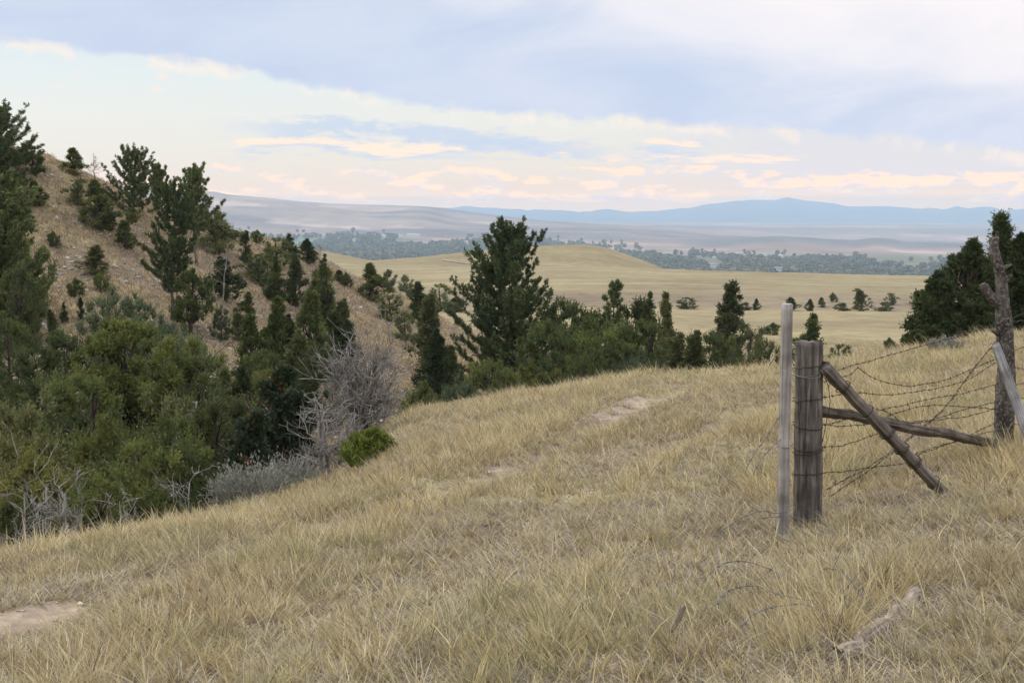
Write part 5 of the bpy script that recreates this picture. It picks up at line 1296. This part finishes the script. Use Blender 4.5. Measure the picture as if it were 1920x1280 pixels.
# ------------------------------------------------------------------ haze
HAZE_TOP = 152.0; HAZE_D = 1.2e-4
hz = bpy.data.meshes.new('haze')
B = 15600.0; zb = float(min(GZ.min(), -131)) - 1
hv = [(x, y, z) for z in (zb, HAZE_TOP) for x, y in ((-B, -B), (B, -B), (B, B), (-B, B))]
hz.from_pydata(hv, [], [(3,2,1,0),(4,5,6,7),(0,1,5,4),(1,2,6,5),(2,3,7,6),(3,0,4,7)])
hm, nt, out = new_mat('haze_air')
pv = N(nt, 'ShaderNodeVolumePrincipled'); pv.inputs['Color'].default_value = (.635, .81, 1.0, 1); pv.inputs['Density'].default_value = HAZE_D; pv.inputs['Anisotropy'].default_value = 0.0
nt.links.new(pv.outputs[0], out.inputs['Volume']); hz.materials.append(hm)
ho = bpy.data.objects.new('haze', hz); C.objects.link(ho); tag(ho, kind='stuff')

# ------------------------------------------------------------------ sky: Nishita sky veiled by evening cloud, laid out by compass direction and elevation
SUN_EL, SUN_AZ = math.radians(46), math.radians(-62)                 # azimuth clockwise from the viewing direction
w = bpy.data.worlds.new('World'); bpy.context.scene.world = w; w.use_nodes = True
nt = w.node_tree; nt.nodes.clear(); Lk = nt.links.new
def Mth(op, a, b=None, c=None):
    n = nt.nodes.new('ShaderNodeMath'); n.operation = op
    for i, v in enumerate((a, b, c)):
        if v is None: continue
        if isinstance(v, (int, float)): n.inputs[i].default_value = v
        else: Lk(v, n.inputs[i])
    return n.outputs[0]
def Sstep(x, a, b):
    n = nt.nodes.new('ShaderNodeMapRange'); n.interpolation_type = 'SMOOTHSTEP'; Lk(x, n.inputs[0])
    n.inputs[1].default_value = a; n.inputs[2].default_value = b; return n.outputs[0]
def Mix(f, a, b):
    n = nt.nodes.new('ShaderNodeMix'); n.data_type = 'RGBA'
    if isinstance(f, (int, float)): n.inputs[0].default_value = f
    else: Lk(f, n.inputs[0])
    for i, v in ((6, a), (7, b)):
        if isinstance(v, tuple): n.inputs[i].default_value = (*v, 1)
        else: Lk(v, n.inputs[i])
    return n.outputs[2]
def Noise(vec, scale, det=6, rough=.6, dist=0.0):
    n = nt.nodes.new('ShaderNodeTexNoise'); n.inputs['Scale'].default_value = scale; n.inputs['Detail'].default_value = det
    n.inputs['Roughness'].default_value = rough; n.inputs['Distortion'].default_value = dist; Lk(vec, n.inputs['Vector']); return n.outputs[0]
def Curve(x, pts, lo, hi):
    """piecewise value of x through a colour ramp: returns 0..1 grey scaled to lo..hi"""
    n = nt.nodes.new('ShaderNodeValToRGB'); e = n.color_ramp.elements
    while len(e) < len(pts): e.new(.5)
    for el, (p, v) in zip(e, pts): el.position = p; el.color = ((v - lo) / (hi - lo),) * 3 + (1,)
    Lk(x, n.inputs[0]); return Mth('MULTIPLY_ADD', n.outputs[0], hi - lo, lo)
tc = nt.nodes.new('ShaderNodeTexCoord'); sx = nt.nodes.new('ShaderNodeSeparateXYZ'); Lk(tc.outputs['Generated'], sx.inputs[0])
az = Mth('MULTIPLY', Mth('ARCTAN2', sx.outputs[0], sx.outputs[1]), 57.2958)
el = Mth('MULTIPLY', Mth('ARCSINE', sx.outputs[2]), 57.2958)
cv = nt.nodes.new('ShaderNodeCombineXYZ'); Lk(az, cv.inputs[0]); Lk(el, cv.inputs[1])
def Stretch(kx, ky, ox=0.0):
    n = nt.nodes.new('ShaderNodeCombineXYZ'); Lk(Mth('MULTIPLY_ADD', az, kx, ox), n.inputs[0]); Lk(Mth('MULTIPLY', el, ky), n.inputs[1]); return n.outputs[0]
nsk = nt.nodes.new('ShaderNodeTexSky'); nsk.sky_type = 'NISHITA'; nsk.sun_disc = False
nsk.sun_elevation = SUN_EL; nsk.sun_rotation = SUN_AZ; nsk.air_density = 1; nsk.dust_density = 2.5
S = 10.0                                                            # background strength is 0.1
def sc(c, k=1.0): return tuple(v * S * k for v in c)
# clear evening strip with thin veil
n = nt.nodes.new('ShaderNodeValToRGB'); e = n.color_ramp.elements
strip = [(0, (1.0, .86, .76)), (.10, (.90, .82, .77)), (.25, (.89, .87, .82)), (.42, (.88, .90, .87)), (.62, (.82, .90, .92)), (.85, (.72, .82, .91)), (1, (.66, .78, .94))]
while len(e) < len(strip): e.new(.5)
for q, (p, c) in zip(e, strip): q.position = p; q.color = (*c, 1)
Lk(Mth('DIVIDE', el, 10.0), n.inputs[0])
vs = nt.nodes.new('ShaderNodeVectorMath'); vs.operation = 'SCALE'; Lk(n.outputs[0], vs.inputs[0]); vs.inputs['Scale'].default_value = S
base = Mix(.9, nsk.outputs[0], vs.outputs[0])
base = Mix(Mth('MULTIPLY', Mth('MULTIPLY', Sstep(az, 3.0, 13.0), Sstep(el, .6, 1.8)), .75), base, sc((.75, .765, .84)))
# small sunlit cumulus rows low over the horizon
def cloud(base, vec, scale, band, lit, shade, thr, soft, gain=1.0, azr=None, dv=.55):
    nz = Noise(vec, scale, 7, .62, .3)
    off_ = nt.nodes.new('ShaderNodeVectorMath'); off_.operation = 'ADD'; Lk(vec, off_.inputs[0]); off_.inputs[1].default_value = (0, dv / scale, 0)
    nz2 = Noise(off_.outputs[0], scale, 7, .62, .3)
    a, b, c, d = band
    win = Mth('MULTIPLY', Sstep(el, a, b), Mth('SUBTRACT', 1.0, Sstep(el, c, d)))
    if azr: win = Mth('MULTIPLY', win, Mth('MULTIPLY', Sstep(az, azr[0], azr[1]), Mth('SUBTRACT', 1.0, Sstep(az, azr[2], azr[3]))))
    x = Mth('ADD', nz, Mth('MULTIPLY', Mth('SUBTRACT', win, 1.0), .6))
    m = Mth('MULTIPLY', Sstep(x, thr, thr + soft), gain)
    light = Sstep(Mth('SUBTRACT', nz, nz2), -.05, .13)
    return Mix(m, base, Mix(light, sc(shade), sc(lit)))
base = cloud(base, Stretch(.30, 1.0, 3.1), 1.25, (.1, .4, 1.9, 2.7), (1.1, .86, .70), (.78, .78, .83), .47, .09, .8)
base = cloud(base, Stretch(.16, .9, 9.0), 1.3, (1.6, 2.3, 3.1, 4.0), (1.05, .88, .74), (.64, .73, .88), .44, .13, .9, (-16, -12, 11, 19))
base = cloud(base, Stretch(.35, .9, 1.0), 1.4, (4.6, 5.4, 6.9, 7.6), (1.0, .86, .77), (.85, .86, .9), .55, .12, .6, (-26, -22, -9, -6))
# elongated blue-grey bar under the deck
bar_c = Curve(Mth('MULTIPLY_ADD', az, 1 / 60., .5), [(.22, 3.75), (.38, 3.75), (.47, 3.3), (.58, 2.6)], 0, 10)
bn = Noise(Stretch(.3, .9, 5), 1.7, 8, .66)
bar = Mth('SUBTRACT', 1.0, Sstep(Mth('ADD', Mth('ABSOLUTE', Mth('SUBTRACT', el, bar_c)), Mth('MULTIPLY', Mth('SUBTRACT', bn, .5), 2.3)), .12, .62))
bar = Mth('MULTIPLY', bar, Mth('MULTIPLY', Sstep(az, -14.5, -9), Mth('SUBTRACT', 1.0, Sstep(az, 1.5, 6))))
base = Mix(Mth('MULTIPLY', bar, .85), base, sc((.60, .71, .87)))
# the great grey deck above a slanting lower edge
edge = Curve(Mth('MULTIPLY_ADD', az, 1 / 60., .5), [(.0, 7.3), (.12, 7.05), (.2, 6.75), (.3, 6.05), (.36, 5.3), (.42, 4.75), (.5, 4.3), (.58, 4.0), (.68, 3.6), (.76, 3.2), (.88, 2.3), (1, 1.8)], 0, 10)
en = Noise(Stretch(.5, .9), .9, 7, .6)
dx = Mth('ADD', Mth('SUBTRACT', el, edge), Mth('MULTIPLY', Mth('SUBTRACT', en, .5), 1.3))
rim = Mth('MULTIPLY', Mth('MULTIPLY', Sstep(dx, -.45, .0), Mth('SUBTRACT', 1.0, Sstep(dx, .0, .5))), Sstep(Noise(Stretch(.5, .3, 4), .8, 4), .46, .6))
dn = Noise(Stretch(.10, .28, 2.2), 1.0, 6, .55, .4)
deckc = Mix(Sstep(dn, .3, .72), sc((.575, .675, .86)), sc((.69, .76, .90)))
brt = Mth('ADD', Mth('MULTIPLY', az, .03), Mth('MULTIPLY', Mth('SUBTRACT', el, 6.0), .12))
deckc = Mix(Sstep(Mth('ADD', brt, Mth('MULTIPLY', Mth('SUBTRACT', dn, .5), .7)), .12, .95), deckc, sc((.97, .93, .955)))
base = Mix(Sstep(dx, -.05, .45), base, deckc)
base = Mix(Mth('MULTIPLY', rim, .55), base, sc((1.02, .90, .80)))
# higher up and all round: bright overcast with soft mottling
hi = Mix(Sstep(Noise(tc.outputs['Generated'], 2.2, 5), .35, .68), sc((1.0, 1.08, 1.25)), sc((1.75, 1.68, 1.6)))
# what the haze layer will take away near the horizon is added back to the sky behind it
T = Mth('EXPONENT', Mth('MULTIPLY', Mth('MINIMUM', Mth('DIVIDE', HAZE_TOP, Mth('MAXIMUM', sx.outputs[2], .002)), 11500.0), -HAZE_D))
def VM(op, a, b):
    n = nt.nodes.new('ShaderNodeVectorMath'); n.operation = op
    for i, v in enumerate((a, b)):
        if isinstance(v, tuple): n.inputs[i].default_value = v
        else: Lk(v, n.inputs[i])
    return n.outputs[0]
hzc = nt.nodes.new('ShaderNodeVectorMath'); hzc.operation = 'SCALE'; hzc.inputs[0].default_value = (.50 * S, .66 * S, .80 * S); Lk(Mth('SUBTRACT', 1.0, T), hzc.inputs['Scale'])
dv_ = nt.nodes.new('ShaderNodeVectorMath'); dv_.operation = 'SCALE'; Lk(VM('SUBTRACT', base, hzc.outputs[0]), dv_.inputs[0]); Lk(Mth('DIVIDE', 1.0, T), dv_.inputs['Scale'])
base = VM('MAXIMUM', dv_.outputs[0], (.3, .3, .3))
base = Mix(Sstep(el, 9.5, 24.0), base, hi)
bg = nt.nodes.new('ShaderNodeBackground'); bg.inputs[1].default_value = .1; Lk(base, bg.inputs[0])
wo = nt.nodes.new('ShaderNodeOutputWorld'); Lk(bg.outputs[0], wo.inputs[0])

sun = bpy.data.lights.new('sun', 'SUN'); sun.energy = 1.5; sun.angle = math.radians(12); sun.color = (1, .93, .83)
so_ = bpy.data.objects.new('sun', sun); C.objects.link(so_)
d = Vector((-math.sin(SUN_AZ) * math.cos(SUN_EL), -math.cos(SUN_AZ) * math.cos(SUN_EL), -math.sin(SUN_EL)))
so_.rotation_euler = d.to_track_quat('-Z', 'Y').to_euler()

# ------------------------------------------------------------------ camera and render settings
cam = bpy.data.cameras.new('camera'); cam.sensor_width = 36; cam.lens = FPX / 1920 * 36; cam.clip_start = .05; cam.clip_end = 60000
co = bpy.data.objects.new('camera', cam); C.objects.link(co); co.rotation_euler = (PI / 2 - PITCH, 0, 0)
scn = bpy.context.scene; scn.camera = co
scn.view_settings.view_transform = 'Standard'; scn.view_settings.look = 'None'; scn.view_settings.exposure = 0; scn.view_settings.gamma = 1
scn.render.engine = 'CYCLES'
scn.cycles.use_denoising = True
scn.cycles.max_bounces = 6; scn.cycles.diffuse_bounces = 3; scn.cycles.glossy_bounces = 1; scn.cycles.transmission_bounces = 3
scn.cycles.volume_bounces = 3; scn.cycles.caustics_reflective = False; scn.cycles.caustics_refractive = False
scn.cycles.use_adaptive_sampling = True; scn.cycles.adaptive_threshold = .01
